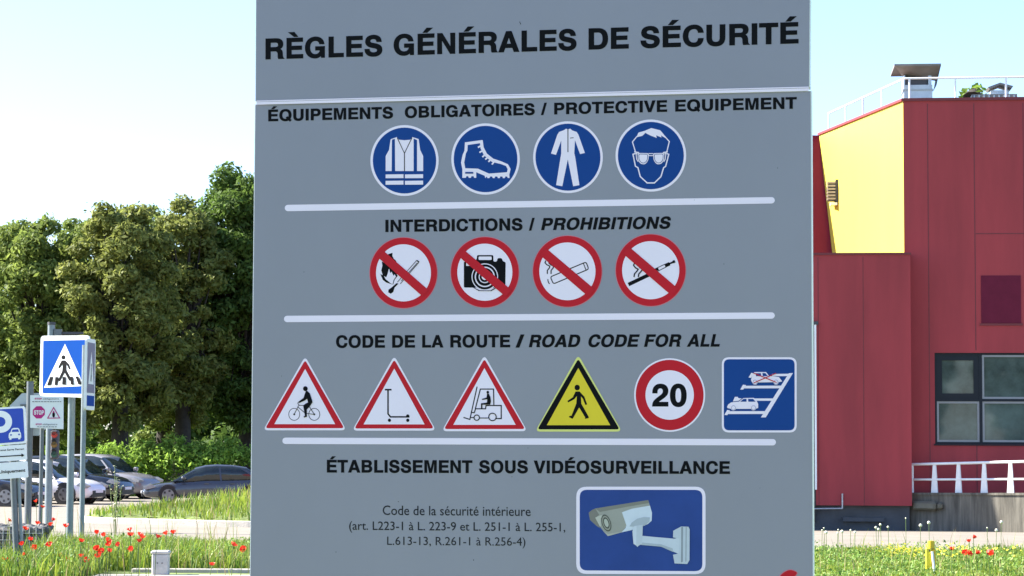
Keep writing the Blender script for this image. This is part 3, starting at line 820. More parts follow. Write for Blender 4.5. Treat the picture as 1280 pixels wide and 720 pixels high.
# roof railing
rr = empty('roof_railing', (0, 0, 0), label='thin white safety railing along the roof edge of the red building', cat='railing')
FB.place(rr)
M_rail = mat('white railing paint', (.78, .78, .80), .4, .05)
zr = Zf(1140, 96) ; zr2 = Zf(1140, 124) + .02
b = MB(); b.tube((.05, .25, zr), (wx1, .25, zr), .025, M_rail); b.tube((.05, .25, zr2), (wx1, .25, zr2), .02, M_rail); b.build('rail', rr)
e1 = (bk[0] + .25, bk[1], zr)
b = MB(); b.tube((.05, .25, zr), e1, .025, M_rail); b.tube((.05, .25, zr2), (e1[0], e1[1], zr2), .02, M_rail); b.build('rail', rr)
for px in (1140, 1198, 1262, 1330, 1400):
    u = U(px, .25); b = MB(); b.tube((u, .25, ztop - .05), (u, .25, zr), .025, M_rail); b.build('post', rr)
for k in (.28, .52, .76, 1.):
    b = MB(); b.tube((.05 + (e1[0] - .05) * k, .25 + (e1[1] - .25) * k, ztop - .05), (.05 + (e1[0] - .05) * k, .25 + (e1[1] - .25) * k, zr), .022, M_rail); b.build('post', rr)
# roof vents
M_zinc = mat('zinc sheet', (.50, .55, .60), .4, .15, 3., metal=.4)
M_hood = mat('weathered hood sheet', (.21, .19, .17), .55, .25, 2.)
rv = empty('roof_vent', (0, 0, 0), label='tall zinc roof vent under a flat overhanging brown hood', cat='vent', group='vents on the factory roof')
FB.place(rv)
d1 = 1.0
u0, u1 = U(1133, d1), U(1169, d1)
b = MB(); b.box(u0, u1, d1, d1 + .8, ztop - .1, Zf(1150, 106, d1), M_zinc); b.box(u0 - .02, u1 + .02, d1 - .02, d1 + .82, Zf(1150, 113, d1), Zf(1150, 111, d1), M_steel); b.build('casing', rv)
b = MB(); b.box(u0 + .04, u1 - .12, d1 + .03, d1 + .7, Zf(1150, 106, d1), Zf(1150, 96, d1), M_dk); b.box(u1 - .1, u1 - .02, d1, d1 + .8, Zf(1150, 106, d1), Zf(1150, 94, d1), M_zinc); b.box(u0, u0 + .03, d1, d1 + .8, Zf(1150, 106, d1), Zf(1150, 94, d1), M_zinc); b.build('opening', rv)
b = MB()
h0, h1 = U(1121, d1 - .3), U(1180, d1 - .3)
zt_, zl_ = Zf(1150, 84, d1), Zf(1150, 94, d1)
b.prism([(d1 - .35, zt_ - .02), (d1 + 1.3, zt_ - .02), (d1 + 1.3, zt_ + .03), (d1 - .35, zt_ + .03)], h0, h1, M_hood, 'yz')
b.poly([(h0, d1 - .35, zt_ - .02), (h1, d1 - .35, zt_ - .02), (h1 - .06, d1 + .2, zl_ - .12), (u0 - .02, d1 + .2, zl_)], [(0, 1, 2, 3), (3, 2, 1, 0)], M_hood)
b.poly([(h1, d1 - .35, zt_), (h1, d1 + 1.2, zt_), (h1 - .08, d1 + 1.2, Zf(1150, 106, d1)), (h1 - .08, d1 + .1, Zf(1150, 106, d1))], [(0, 1, 2, 3), (3, 2, 1, 0)], M_hood)
b.build('hood', rv)
rv = empty('roof_vent', (0, 0, 0), label='low dark slatted roof unit with a small gabled cowl', cat='vent', group='vents on the factory roof')
FB.place(rv)
u0, u1 = U(1219, 1.5), U(1276, 1.5)
b = MB(); b.box(u0, u1, 1.5, 2.5, ztop - .1, Zf(1250, 117.5, 1.5), M_hood)
for k in range(9): uu = u0 + (u1 - u0) * (k + .3) / 9; b.box(uu, uu + .03, 1.47, 1.5, ztop - .1, Zf(1250, 119, 1.5), M_zinc)
b.build('casing', rv)
b = MB(); u0, u1 = U(1243, 1.6), U(1266, 1.6); z0, z1, z2 = Zf(1250, 117.4, 1.6), Zf(1250, 109, 1.6), Zf(1250, 103.5, 1.6)
b.box(u0, u1, 1.7, 2.1, z0, Zf(1250, 112, 1.6), M_zinc); um = (u0 + u1) / 2
b.prism([(u0 - .08, z1), (um, z2), (u1 + .1, z1 + .02), (u1 + .06, z1 - .03), (um, z2 - .05), (u0 - .04, z1 - .05)], 1.55, 2.2, M_hood)
b.box(u0 + .02, u0 + .06, 1.7, 2.1, Zf(1250, 112, 1.6), z1, M_hood); b.box(u1 - .06, u1 - .02, 1.7, 2.1, Zf(1250, 112, 1.6), z1, M_hood)
b.build('cowl', rv)

# ramp wall and its railing
RW = Plane(1131, 640, 55.84, R(-38))
ramp = empty('ramp_wall', (0, 0, 0), label='stained low concrete ramp wall in front of the red building', cat='wall'); RW.place(ramp)
zg = -.45 - RW.o.z
UR = lambda px, py: RW.uv((px, py))
L_ = UR(1460, 619)[0]
zt0, zt1 = UR(1131, 618.5)[1], UR(1280, 619)[1]
zte = zt0 + (zt1 - zt0) * L_ / UR(1280, 619)[0]
b = MB()
M_ramp = mat('streaked ramp concrete', (.125, .114, .09), .9, .55, 2.2, .3, 20, stretch=(3.5, 1, .35))  # stain streaks, with the tone darkened to deepen the wall's shade
b.prism([(0, zg), (L_, zg), (L_, zte), (0, zt0)], 0, .25, M_ramp)
b.prism([(-.02, zt0), (L_, zte), (L_, zte + .05), (-.02, zt0 + .05)], -.03, .28, M_ramp)
b.build('wall_face', ramp)
rl = empty('ramp_railing', (0, 0, 0), label='white painted railing with tapered posts on the low concrete ramp wall', cat='railing'); RW.place(rl)
M_wr = mat('white steel paint', (.80, .79, .76), .45, .06, 6.)
dm = .12
def R3(px, py): u, v = RW.uv((px, py), dm); return (u, dm, v)
def along(p0, p1, r, m):
    a, c = Vector(p0), Vector(p1); e = a + (c - a) * 2.2
    b = MB(); b.tube(a, e, r, m); return b
along(R3(1140, 580.5), R3(1280, 577), .033, M_wr).build('rail', rl)
along(R3(1140, 599.5), R3(1280, 599), .027, M_wr).build('rail', rl)
u, _, v = R3(1140, 580.5)
b = MB(); b.tube((u, dm, v), (u, dm, R3(1140, 618)[2]), .04, M_wr); b.build('post', rl)
for px in (1168, 1198, 1230, 1263, 1297, 1332, 1368, 1404):
    u, _, vt = R3(px, 580); vb = zt0 + (zte - zt0) * u / L_ + .05
    vt = R3(1140, 580.5)[2] + (R3(1280, 577)[2] - R3(1140, 580.5)[2]) * (u - R3(1140, 580)[0]) / (R3(1280, 580)[0] - R3(1140, 580)[0])
    b = MB(); b.prism([(u - .085, vb), (u + .085, vb), (u + .04, vt), (u - .032, vt)], dm - .02, dm + .02, M_wr); b.build('post', rl)
b = MB()
u0, v0 = RW.uv((1143, 637.5)); u1, v1 = RW.uv((1180, 627))
b.bbox(u0, u1 * .86, -.16, -.002, v0, v1, mat('brown tank paint', (.12, .11, .075), .5, .2), .05)
b.bbox(u1 * .86 + .002, u1, -.14, -.004, v0 + .02, v1 - .02, mat('brown tank paint', (0, 0, 0)), .05)
wbx = b.build('wall_box'); RW.place(wbx)
tag(wbx, 'brown rounded box fixed to the shaded end of the ramp wall', 'box')

# ------------------------------------------------------------------ signs and posts on the left
M_zp = mat('grey post steel', (.13, .145, .155), .5, .15, 10., metal=.3)
M_zl = mat('pale galvanised post', (.20, .235, .25), .45, .12, 10., metal=.3)
M_sw = mat('white sign film', (.80, .80, .80), .65, .03, spec=.06)
M_sb = mat('bright blue sign film', (.002, .058, .30), .65, .03, spec=.06)
M_pb = mat('violet blue sign film', (.045, .085, .42), .65, .04, spec=.06)
M_grb = mat('grey sign back', (.42, .47, .49), .5, .08)
M_mag = mat('magenta film', (.50, .035, .20), .65, .05, spec=.06)
M_drk = mat('near black film', (.012, .012, .014), .65, .1, spec=.06)
def plate(plane, quad, r, m_edge, th=.025, name='panel', parent=None):
    q = [plane.uv(p_) for p_ in rpoly(quad, r)]
    b = MB(); b.prism(q, 0, th, m_edge); return b.build(name, parent)
def ground_post(e, plane, px, py, r, m, top, depth=.05, name='post'):
    """round post in the plane's frame, from the ground up"""
    u, v = plane.uv((px, py)); g = gz(plane.o.x, plane.o.y) - plane.o.z
    vt = plane.uv(top)[1]
    b = MB(); b.tube((u, depth + r, g), (u, depth + r, vt), r, m, n=16); b.ball((u, depth + r, vt), r, m, 10, .3)
    return b.build(name, e)
# crossing sign
z = zoom(30, 395, 4.8)
CP = Plane(80, 458, 36, R(-33))
e = empty('crossing_sign', (0, 0, 0), label='blue square pedestrian crossing sign facing the camera on a pale grey post', cat='road sign', group='crossing signs'); CP.place(e)
pl = plate(CP, zl(z, [(101, 119), (392, 117), (382, 490), (92, 480)]), 4.5, M_sw, parent=e)
p = Print(CP, 0, .003, .0015)
p.fill(zl(z, rpoly([(116, 148), (368, 143), (364, 467), (112, 463)], 6)), M_sb)
p.fill(zl(z, [(247, 168), (362, 420), (121, 430)]), M_sw)
p.fill(zl(z, ell(238, 248, 12.5, 13, 18)), M_drk)
p.fill(zl(z, [(228, 266), (250, 266), (272, 290), (282, 318), (272, 321), (262, 300), (256, 292), (257, 325), (287, 380), (286, 389), (272, 388), (246, 340), (218, 391), (208, 391), (206, 384), (231, 330), (234, 290), (214, 314), (206, 308)]), M_drk)
for q in ([(158, 365), (178, 365), (165, 415), (140, 417)], [(190, 366), (210, 366), (203, 415), (186, 415)], [(235, 365), (254, 365), (254, 412), (231, 412)], [(280, 365), (297, 363), (302, 412), (284, 412)], [(312, 363), (330, 362), (352, 410), (330, 412)]): p.fill(zl(z, q), M_drk)
p.build('crossing_symbol', pl)
ground_post(e, CP, 84.5, 458, .055, M_zl, (84.5, 422))
# side sign
SP = Plane(113.5, 468, 35.6, R(88.5))
e = empty('crossing_sign', (0, 0, 0), label='narrow edge-on blue crossing sign facing right beside the larger crossing sign', cat='road sign', group='crossing signs'); SP.place(e)
b = MB(); hw, hh = .33, .545
rp = rpoly([(-hw, -hh), (hw, -hh), (hw, hh), (-hw, hh)], .06)
b.prism(rp, 0, .03, M_sw); pl = b.build('panel', e)
b = MB()
def flat(q, y, m):
    t_ = tessellate_polygon([[Vector((a, c, 0)) for a, c in q]]); b.poly([(a, y, c) for a, c in q], [tuple(x) for x in t_], m)
flat([(-hw + .06, -hh + .06), (hw - .06, -hh + .06), (hw - .06, -hh + .22), (-hw + .06, -hh + .22)], -.003, M_sb)
flat([(-hw + .06, -hh + .26), (hw - .06, -hh + .26), (hw - .06, hh - .06), (-hw + .06, hh - .06)], -.003, mat('grey blue film', (.10, .16, .26), .4))
flat([(-.2, -.15), (.2, -.15), (0, .35)], -.005, M_sw)
flat(ell(0, .14, .025, .028, 12), -.007, M_drk); flat([(-.02, .11), (.02, .11), (.02, 0), (.05, -.11), (.03, -.11), (0, -.03), (-.04, -.11), (-.06, -.11), (-.02, 0)], -.007, M_drk)
b.build('crossing_symbol', pl)
b = MB(); b.tube((-.12, .075, -SP.o.z), (-.12, .075, hh - .1), .04, M_zl, n=16); b.build('post', e)
# stop back sign on its post
SB = Plane(38, 517, 40, R(6))
e = empty('traffic_sign', (0, 0, 0), label='octagonal road sign seen from its grey back on a dark post', cat='road sign'); SB.place(e)
b = MB(); b.prism([SB.uv(q) for q in ell(38, 518, 28, 29, 8, R(22.5))], 0, .03, M_grb); pl = b.build('panel', e)
b = MB()
for y in (507, 532):
    b = MB(); v = SB.uv((38, y))[1]; b.box(-.17, .17, -.045, -.002, v - .022, v + .022, M_zp); b.build('clamp', e)
b = MB(); b.tube((0, -.11, -SB.o.z), (0, -.11, SB.uv((38, 477))[1]), .06, M_zp, n=16); b.build('post', e)
# traffic light
TL = Plane(62, 520, 44, R(4))
e = empty('traffic_light', (0, 0, 0), label='slim traffic light column with a short arm behind the crossing sign', cat='traffic light'); TL.place(e)
b = MB(); b.tube((0, .05, -TL.o.z + gz(-8, 44)), (0, .05, TL.uv((62, 406))[1]), .07, M_zl, n=16); b.tube((0, .05, TL.uv((62, 406))[1]), (0, .05, TL.uv((62, 402.5))[1]), .076, M_dk, n=16); b.build('post', e)
u0, v0 = TL.uv((69, 414)); u1, v1 = TL.uv((104, 417.5))
b = MB(); b.box(u0, u1, .0, .08, v1 - .01, v0 - .01, M_dk); b.box(u0 - .02, u0 + .12, -.03, .1, v1 - .03, v0 + .04, M_zp); b.build('arm', e)
u0, v0 = TL.uv((63.5, 574)); u1, v1 = TL.uv((74, 537.5))
b = MB(); b.bbox(u0, u1, -.12, .1, v0, v1, M_dk, .03); hd = b.build('signal_head', e)
hz = (v1 - v0) / 3
for k, (nm, c) in enumerate((('green_lens', (.03, .10, .07)), ('amber_lens', (.25, .12, .02)), ('red_lens', (.55, .03, .02)))):
    b = MB(); cz = v0 + hz * (k + .5); cu_ = (u0 + u1) / 2
    b.tube((cu_, -.135, cz), (cu_, -.118, cz), .058, mat(nm.replace('_', ' '), c, .25), n=16)
    b.tube((cu_, -.19, cz + .05), (cu_, -.12, cz + .05), .055, M_dk, n=12, cap=False); b.build(nm, hd)
# stop information panel
IP = Plane(59, 515, 39.2, R(3))
e = empty('information_sign', (0, 0, 0), label='white information panel with a magenta stop symbol and a red triangle', cat='sign'); IP.place(e)
pl = plate(IP, zl(z, [(37, 475), (236, 476), (236, 679), (37, 671)]), .6, M_sw, parent=e)
p = Print(IP, 0, .003, .0015)
p.fill(zl(z, ell(89, 578, 39, 40, 8, R(22.5))), M_mag)
word(p, 'STOP', *z(60, 592), *z(119, 592), 26 / 4.8, M_sw)
p.line(zl(z, [(178, 549), (214, 612), (142, 613)]), 1.1, M_mag, True); p.fill(zl(z, ell(178, 592, 8, 17, 16)), M_drk); p.fill(zl(z, ell(178, 576, 5, 6, 12)), M_mag)
word(p, 'STOP', *z(65, 501), *z(108, 501), 10 / 4.8, M_mag); small(p, 'obligatoire', *z(114, 501), *z(210, 501), 9 / 4.8, M_ink)
word(p, 'STOP', *z(70, 654), *z(108, 654), 9 / 4.8, M_mag); small(p, 'obligatoire', *z(113, 654), *z(200, 654), 9 / 4.8, M_ink)
for x0, x1, y in ((50, 225, 514), (80, 198, 665)):
    xx = x0
    while xx < x1: wl = rnd.uniform(8, 20); p.line(zl(z, [(xx, y), (min(x1, xx + wl), y)]), .7, M_ink); xx += wl + 4
p.build('panel_print', pl)
b = MB(); u, v = IP.uv((52, 520)); b.tube((u, .075, -IP.o.z), (u, .075, IP.uv((52, 496))[1]), .035, M_zp, n=14); b.build('post', e)
# parking sign with two plates
PP = Plane(8, 532, 30, R(-8), R(-3.0))
z = zoom(0, 500, 6.545)
e = empty('parking_sign', (0, 0, 0), label='leaning blue parking sign with two white direction plates below', cat='road sign'); PP.place(e)
pl = plate(PP, zl(z, [(-190, 72), (203, 50), (217, 354), (-178, 384)]), 4, M_sw, parent=e)
p = Print(PP, 0, .003, .0015)
p.fill(zl(z, rpoly([(-176, 86), (189, 66), (202, 338), (-164, 368)], 18)), M_pb)
pb = [(-110, 345), (-110, 92)] + [(8 + 92 * math.sin(R(a)), 178 - 90 * math.cos(R(a))) for a in range(0, 181, 12)] + [(-55, 268), (-55, 342)]
hole = [(-55, 140)] + [(4 + 42 * math.sin(R(a)), 178 - 40 * math.cos(R(a))) for a in range(0, 181, 15)] + [(-55, 218)]
p.add([zl(z, pb), zl(z, hole)], M_sw)
p.fill(zl(z, [(72, 290), (76, 272), (88, 262), (97, 236), (112, 229), (146, 228), (158, 235), (166, 260), (173, 272), (175, 308), (168, 310), (168, 321), (150, 322), (149, 310), (96, 314), (95, 325), (79, 325), (78, 312), (72, 312)]), M_sw)
p.fill(zl(z, [(96, 262), (104, 242), (150, 239), (157, 260)]), M_pb)
for x, y in ((92, 286), (158, 282)): p.fill(zl(z, ell(x, y, 7, 7, 12)), M_pb)
p.build('parking_symbol', pl)
pl = plate(PP, zl(z, [(-178, 390), (211, 362), (218, 489), (-172, 516)]), 1.5, M_sw, name='plate', parent=e)
p = Print(PP, 0, .003, .0015)
small(p, 'nout Serge Ferrari', *z(2, 418), *z(196, 407), 15 / 6.545, M_ink, .02)
p.line(zl(z, [(-150, 473), (182, 452)]), 1.3, M_drk); p.fill(zl(z, [(176, 438), (201, 451), (178, 466)]), M_drk)
p.build('plate_print', pl)
pl = plate(PP, zl(z, [(-170, 528), (220, 500), (228, 633), (-164, 660)]), 1.5, M_sw, name='plate', parent=e)
p = Print(PP, 0, .003, .0015)
small(p, 'Uniquement', *z(-8, 602), *z(208, 585), 25 / 6.545, M_drk, .022)
p.build('plate_print', pl)
b = MB(); g = -PP.o.z
u, v = PP.uv((13.5, 604))
b.tube((u + .02, .08, g - .02), (u, .08, PP.uv((8, 512))[1]), .042, M_zp, n=16); b.tube((u + .09, .09, g - .02), (u + .065, .09, PP.uv((8, 512))[1]), .022, M_zl, n=12)
b.build('post', e)

# gabion wall
M_stone = mat('dark rubble stone', (.13, .125, .115), .9, .45, 6., .5, 18)
M_wire = mat('gabion wire', (.45, .45, .45), .5, .1, metal=.5)
gx0, gx1 = at(-45, 657, 33.5).x, at(54, 657, 33.5).x
ztop_g = at(20, 658, 33.5).z
ge = empty('stone_gabion_wall', ((gx0 + gx1) / 2, 33.9, 0), label='low wall of dark rubble stones in a wire cage', cat='wall')
b = MB(); xx = gx0 - (gx0 + gx1) / 2; hx = (gx1 - gx0) / 2
b.box(-hx + .06, hx - .06, -.3, .4, 0, ztop_g - .06, M_stone)
rs = random.Random(3)
def stone(c, r):
    vs, fs = [], []; n = 6
    for i in range(n + 1):
        for j in range(n):
            t_, q_ = math.pi * i / n, 2 * math.pi * j / n; k = r * rs.uniform(.78, 1.15)
            vs.append((c[0] + k * 1.25 * math.sin(t_) * math.cos(q_), c[1] + k * math.sin(t_) * math.sin(q_), c[2] + .8 * k * math.cos(t_)))
    for i in range(n):
        for j in range(n): fs.append((i * n + j, i * n + (j + 1) % n, (i + 1) * n + (j + 1) % n, (i + 1) * n + j))
    b.poly(vs, fs, M_stone)
for k in range(150): stone((rs.uniform(-hx + .06, hx - .06), -.3 + rs.uniform(-.03, .06), rs.uniform(.05, ztop_g - .06)), rs.uniform(.05, .09))
for k in range(60): stone((rs.uniform(-hx + .06, hx - .06), rs.uniform(-.25, .35), ztop_g - .06 + rs.uniform(-.02, .03)), rs.uniform(.05, .09))
b.build('stones', ge)
b = MB()
for k in range(13): x = -hx + 2 * hx * k / 12; b.tube((x, -.42, 0), (x, -.42, ztop_g), .005, M_wire, n=5)
for k in range(6): zz = ztop_g * k / 5; b.tube((-hx, -.42, zz), (hx, -.42, zz), .005, M_wire, n=5)
b.build('wire_cage', ge)

# small concrete bollard box and kerb edging
c = at(201, 705, 30)
b = MB(); M_bx = mat('pale concrete casing', (.46, .45, .42), .85, .15, 9., .2, 40)
b.bbox(-.105, .105, -.09, .09, 0, .27, M_bx, .012); b.bbox(-.118, .118, -.10, .10, .272, .315, M_bx, .014)
for x in (-.03, .03): b.box(x - .008, x + .008, -.0925, -.089, .15, .165, M_dk)
o = b.build('marker_post', None, (c.x, 30, 0)); tag(o, 'short pale concrete marker post standing in the grass beside the grey board', 'post')
sheet('path', -5.3, 3.3, 16, 30.56, .008, m_conc, 1.)
b = MB(); b.bbox(at(165, 716, 30.6).x, .5, 30.55, 30.7, -.03, .05, m_kerb, .01); tag(b.build('edging_kerb'), kind='structure')
# yellow marker
yp = empty('marker_post', (at(1164, 700, 31).x, 31, 0), R(-8), 'yellow gas marker post with a round cap in the grass right of the grey board', 'post')
M_y1 = mat('sun bleached yellow plastic', (.72, .60, .03), .45, .12, 12.); M_y2 = mat('ochre yellow cap', (.62, .42, .015), .45, .12, 12.)
b = MB(); b.tube((.0, 0, .34), (.0, 0, .44), .045, M_y2, n=18); b.tube((0, 0, .335), (0, 0, .345), .036, M_dk, n=16); b.build('cap', yp)
b = MB(); b.bbox(-.075, .005, -.04, .04, .06, .352, M_y1, .014); b.bbox(.007, .06, -.03, .04, .1, .335, M_y2, .012); b.box(-.03, -.012, -.045, -.038, .3, .325, M_dk); b.build('casing', yp)
b = MB(); b.tube((.045, -.055, -.02), (.012, -.055, .30), .017, M_sw, n=12); b.build('pipe', yp)

# ------------------------------------------------------------------ cars
M_tyre = mat('tyre rubber', (.02, .02, .021), .8, .2)
M_rim = mat('alloy wheel', (.20, .20, .21), .35, .1, metal=.7)
M_cg = mat('car glass', (.018, .026, .026), .05, .4, 2., spec=.7)
M_hl = mat('headlamp glass', (.26, .27, .29), .12, .2, spec=.7)
M_tl = mat('tail lamp', (.35, .015, .015), .2, .1)
M_trim = mat('black car trim', (.018, .018, .02), .5, .2)
def car(name, loc, heading, paint, label, L=4.3, H=1.46, W=1.78, kind='hatch', group='cars parked on the far side of the road'):
    e = empty(name, loc, heading, label, 'car', group)
    hw = W / 2; h = L / 2
    belt = H * .63
    # lower body: stations along x (front = +x)
    st = [(-1.0, .72, .42, belt * .80), (-.985, .86, .30, belt * .95), (-.93, .95, .24, belt * 1.02), (-.7, 1., .2, belt * 1.03), (-.3, 1., .19, belt), (.1, 1., .19, belt * .985), (.34, 1., .19, belt * .965), (.50, .99, .2, belt * .93), (.74, .96, .2, belt * .86), (.88, .90, .21, belt * .77), (.95, .80, .24, belt * .68), (.985, .66, .30, belt * .60), (1.0, .5, .36, belt * .52)]
    if kind == 'low': st = [(a, b_, c_, d_ * (.96 if a > .3 else 1.)) for a, b_, c_, d_ in st]
    secs = []
    for t_, wf, zl_, zt_ in st:
        y = hw * wf; hh_ = zt_ - zl_
        half = [(y * .86, zl_), (y * .97, zl_ + hh_ * .12), (y, zl_ + hh_ * .45), (y * .985, zl_ + hh_ * .72), (y * .93, zl_ + hh_ * .93), (y * .80, zt_), (y * .4, zt_ + .018)]
        secs.append([(t_ * h, a, c_) for a, c_ in half] + [(t_ * h, -a, c_) for a, c_ in half[::-1]])
    b = MB(); b.loft(secs, paint); b.build('body', e)
    # greenhouse
    if kind == 'hatch': prof = [(-.96, belt * 1.0), (-.86, H * .93), (-.62, H * .985), (-.2, H), (.02, H * .985), (.18, H * .93), (.47, belt * .96)]
    elif kind == 'sedan': prof = [(-.78, belt * 1.0), (-.56, H * .92), (-.40, H * .975), (-.12, H), (.06, H * .985), (.2, H * .93), (.50, belt * .95)]
    else: prof = [(-.82, belt * 1.0), (-.55, H * .93), (-.35, H * .985), (-.1, H), (.06, H * .98), (.22, H * .91), (.56, belt * .93)]
    secs = []; zbase = belt * .93
    for x, zt_ in prof:
        k = (zt_ - zbase) / (H - zbase); yt = hw * (.92 - .22 * k); yb_ = hw * .92
        secs.append([(x * h, yb_, zbase), (x * h, yt + .0, zt_ - .05 * k), (x * h, yt * .86, zt_), (x * h, -yt * .86, zt_), (x * h, -yt, zt_ - .05 * k), (x * h, -yb_, zbase)])
    b = MB(); b.loft(secs, M_cg); b.build('windows', e)
    b = MB(); top = []
    for x, zt_ in prof[1:-1]:
        k = (zt_ - zbase) / (H - zbase); yt = hw * (.92 - .22 * k)
        top.append([(x * h, yt + .012, zt_ - .075), (x * h, yt * .86 + .01, zt_ + .014), (x * h, 0, zt_ + .03), (x * h, -yt * .86 - .01, zt_ + .014), (x * h, -yt - .012, zt_ - .075), (x * h, -yt * .8, zt_ - .06), (x * h, yt * .8, zt_ - .06)])
    b.loft(top, paint)
    for s_ in (1, -1):
        def sidept(x, zf):
            # on the glass side at fraction zf up
            for (xa, za), (xb, zb_) in zip(prof, prof[1:]):
                if xa <= x <= xb: zt_ = za + (zb_ - za) * (x - xa) / (xb - xa); break
            z_ = zbase + (zt_ - .06 - zbase) * zf; k = (zt_ - zbase) / (H - zbase)
            return Vector((x * h, s_ * (hw * .92 - hw * .22 * k * zf + .014), z_))
        for xs_, wd in (((prof[0][0] + .04, prof[1][0] + .05), .1), ((-.16, -.14), .035), ((prof[-1][0] - .03, prof[-2][0] + .01), .05)):
            a, c_ = sidept(xs_[0], .02), sidept(xs_[1], 1.)
            o_ = Vector((wd / 2 * h * .7, 0, 0)); n_ = Vector((0, s_ * .02, 0))
            b.poly([a - o_, a + o_, c_ + o_, c_ - o_, a - o_ - n_, a + o_ - n_, c_ + o_ - n_, c_ - o_ - n_], [(0, 1, 2, 3), (7, 6, 5, 4), (0, 4, 5, 1), (1, 5, 6, 2), (2, 6, 7, 3), (3, 7, 4, 0)], paint)
    b.build('roof', e)
    for s_ in (1, -1):
        for wx in (.62, -.60):
            b = MB(); r_ = .33 if kind != 'low' else .30
            yo = s_ * (hw * (.975 if wx > 0 else .995))
            b.tube((wx * h, yo - s_ * .3, r_), (wx * h, yo + s_ * .012, r_), r_, M_tyre, n=24)
            b.tube((wx * h, yo - s_ * .05, r_ + .02), (wx * h, yo + s_ * .004, r_ + .02), r_ + (.055 if kind != 'low' else .03), M_trim, n=24)
            wh = b.build('wheel', e)
            b = MB(); b.tube((wx * h, yo, r_), (wx * h, yo + s_ * .016, r_), r_ * .66, M_rim, n=24)
            for k in range(5):
                a = 2 * math.pi * (k + .5) / 5; b.box(wx * h + .14 * math.cos(a) - .035, wx * h + .14 * math.cos(a) + .035, min(yo + s_ * .014, yo + s_ * .02), max(yo + s_ * .014, yo + s_ * .02), r_ + .14 * math.sin(a) - .035, r_ + .14 * math.sin(a) + .035, M_trim)
            b.build('rim', wh)
        b = MB(); zh = belt * .70
        b.prism([(.80 * h, zh - .01), (.96 * h, zh - .10), (.975 * h, zh - .02), (.86 * h, zh + .09)], s_ * hw * .55, s_ * hw * .915, M_hl); b.build('headlight', e)
        b = MB(); b.prism([(-1.005 * h, belt * .70), (-.9 * h, belt * .72), (-.9 * h, belt * .93), (-.985 * h, belt * .93)], s_ * hw * .6, s_ * hw * .965, M_tl); b.build('tail_light', e)
        b = MB(); b.bbox(.36 * h, .43 * h, min(s_ * hw * .95, s_ * hw * 1.12), max(s_ * hw * .95, s_ * hw * 1.12), belt * .99, belt * 1.13, paint, .03); b.build('wing_mirror', e)
        for x in (.02, -.36):
            b = MB(); b.box(x * h, (x + .07) * h, min(s_ * hw * .99, s_ * hw * 1.008), max(s_ * hw * .99, s_ * hw * 1.008), belt * .82, belt * .85, paint); b.build('door_handle', e)
    b = MB(); b.box(.93 * h, 1.004 * h, -hw * .52, hw * .52, belt * .34, belt * .5, M_trim); b.box(.9 * h, 1.0 * h, -hw * .58, hw * .58, .24, .33, M_trim); b.build('grille', e)
    b = MB(); b.box(1.0 * h, 1.012 * h, -.26, .26, belt * .42, belt * .52, M_sw); b.build('number_plate', e)
    return e
P_white = mat('white car paint', (.78, .78, .78), .25, .03, coat=.5); P_dark = mat('dark blue grey car paint', (.014, .017, .023), .22, .1, coat=.8)
P_suv = mat('silver grey car paint', (.22, .215, .22), .25, .06, coat=.6); P_nav = mat('steel blue car paint', (.050, .058, .070), .2, .1, coat=.8)
P_blk = mat('black car paint', (.012, .013, .016), .2, .1, coat=.8)
def carpos(px, Y, hd, L):                       # nose at photo column px
    X = at(px, 600, Y).x
    return (X - math.cos(hd) * L / 2, Y - math.sin(hd) * L / 2, gz(X, Y))
hd = R(-16)
car('parked_car', carpos(124, 77, hd, 4.3), hd, P_white, 'white hatchback parked in the row behind the road signs', 4.3, 1.45)
car('parked_car', carpos(160, 81, hd, 4.4), hd, P_dark, 'dark hatchback parked between the white hatchback and the silver car', 4.4, 1.56)
car('parked_car', carpos(191, 84.5, R(-24), 4.4), R(-24), P_suv, 'silver grey car at the right end of the parked row', 4.4, 1.6)
car('parked_car', carpos(52, 74, hd, 4.2), hd, P_blk, 'black car at the left end of the parked row', 4.2, 1.42)
hd2 = R(180 + 10)
X = at(178, 600, 78.5).x
car('parked_car', (X + 2.2, 78.9, gz(X, 78)), hd2, P_nav, 'steel blue low car facing left behind the grassy island', 4.5, 1.29, 1.8, 'low', 'cars behind the grassy island')
X = at(296, 600, 86).x
car('parked_car', (X + 2.2, 86, gz(X, 82)), R(180), P_suv, 'grey car mostly hidden behind the board and the blue car', 4.4, 1.6, 1.8, 'hatch', 'cars behind the grassy island')

# ------------------------------------------------------------------ grass island, kerb, grass blades
isl = [(-9.3, 50.2), (-8.9, 49.0), (-8.0, 48.4), (-5.3, 46.8), (-2, 46.2), (3.5, 46.2), (4.8, 47.5), (4.8, 60), (3, 63), (-3, 63), (-6, 59), (-8.6, 52.5)]
isl = rpoly(isl, .8, 4)
from mathutils.geometry import intersect_point_line
def edge_dist(x, y):
    q = Vector((x, y)); best = 1e9
    for a, c_ in zip(isl, isl[1:] + isl[:1]):
        a, c_ = Vector(a), Vector(c_); d_ = c_ - a
        t_ = max(0, min(1, (q - a).dot(d_) / max(1e-9, d_.length_squared)))
        best = min(best, (a + d_ * t_ - q).length)
    return best
def inside(x, y):
    r_ = False
    for (x0, y0), (x1, y1) in zip(isl, isl[1:] + isl[:1]):
        if (y0 > y) != (y1 > y) and x < (x1 - x0) * (y - y0) / (y1 - y0) + x0: r_ = not r_
    return r_
def mound(x, y): return .13 + .42 * min(1, edge_dist(x, y) / 5.5) ** .8
b = MB()
step = .25; pts = {}
gx = np.arange(-9.8, 5.3, step); gy = np.arange(45.8, 63.6, step)
cells = []
for i, x in enumerate(gx):
    for j, y in enumerate(gy): pts[i, j] = (x, y, gz(x, y) + (mound(x, y) if inside(x, y) else -.6))
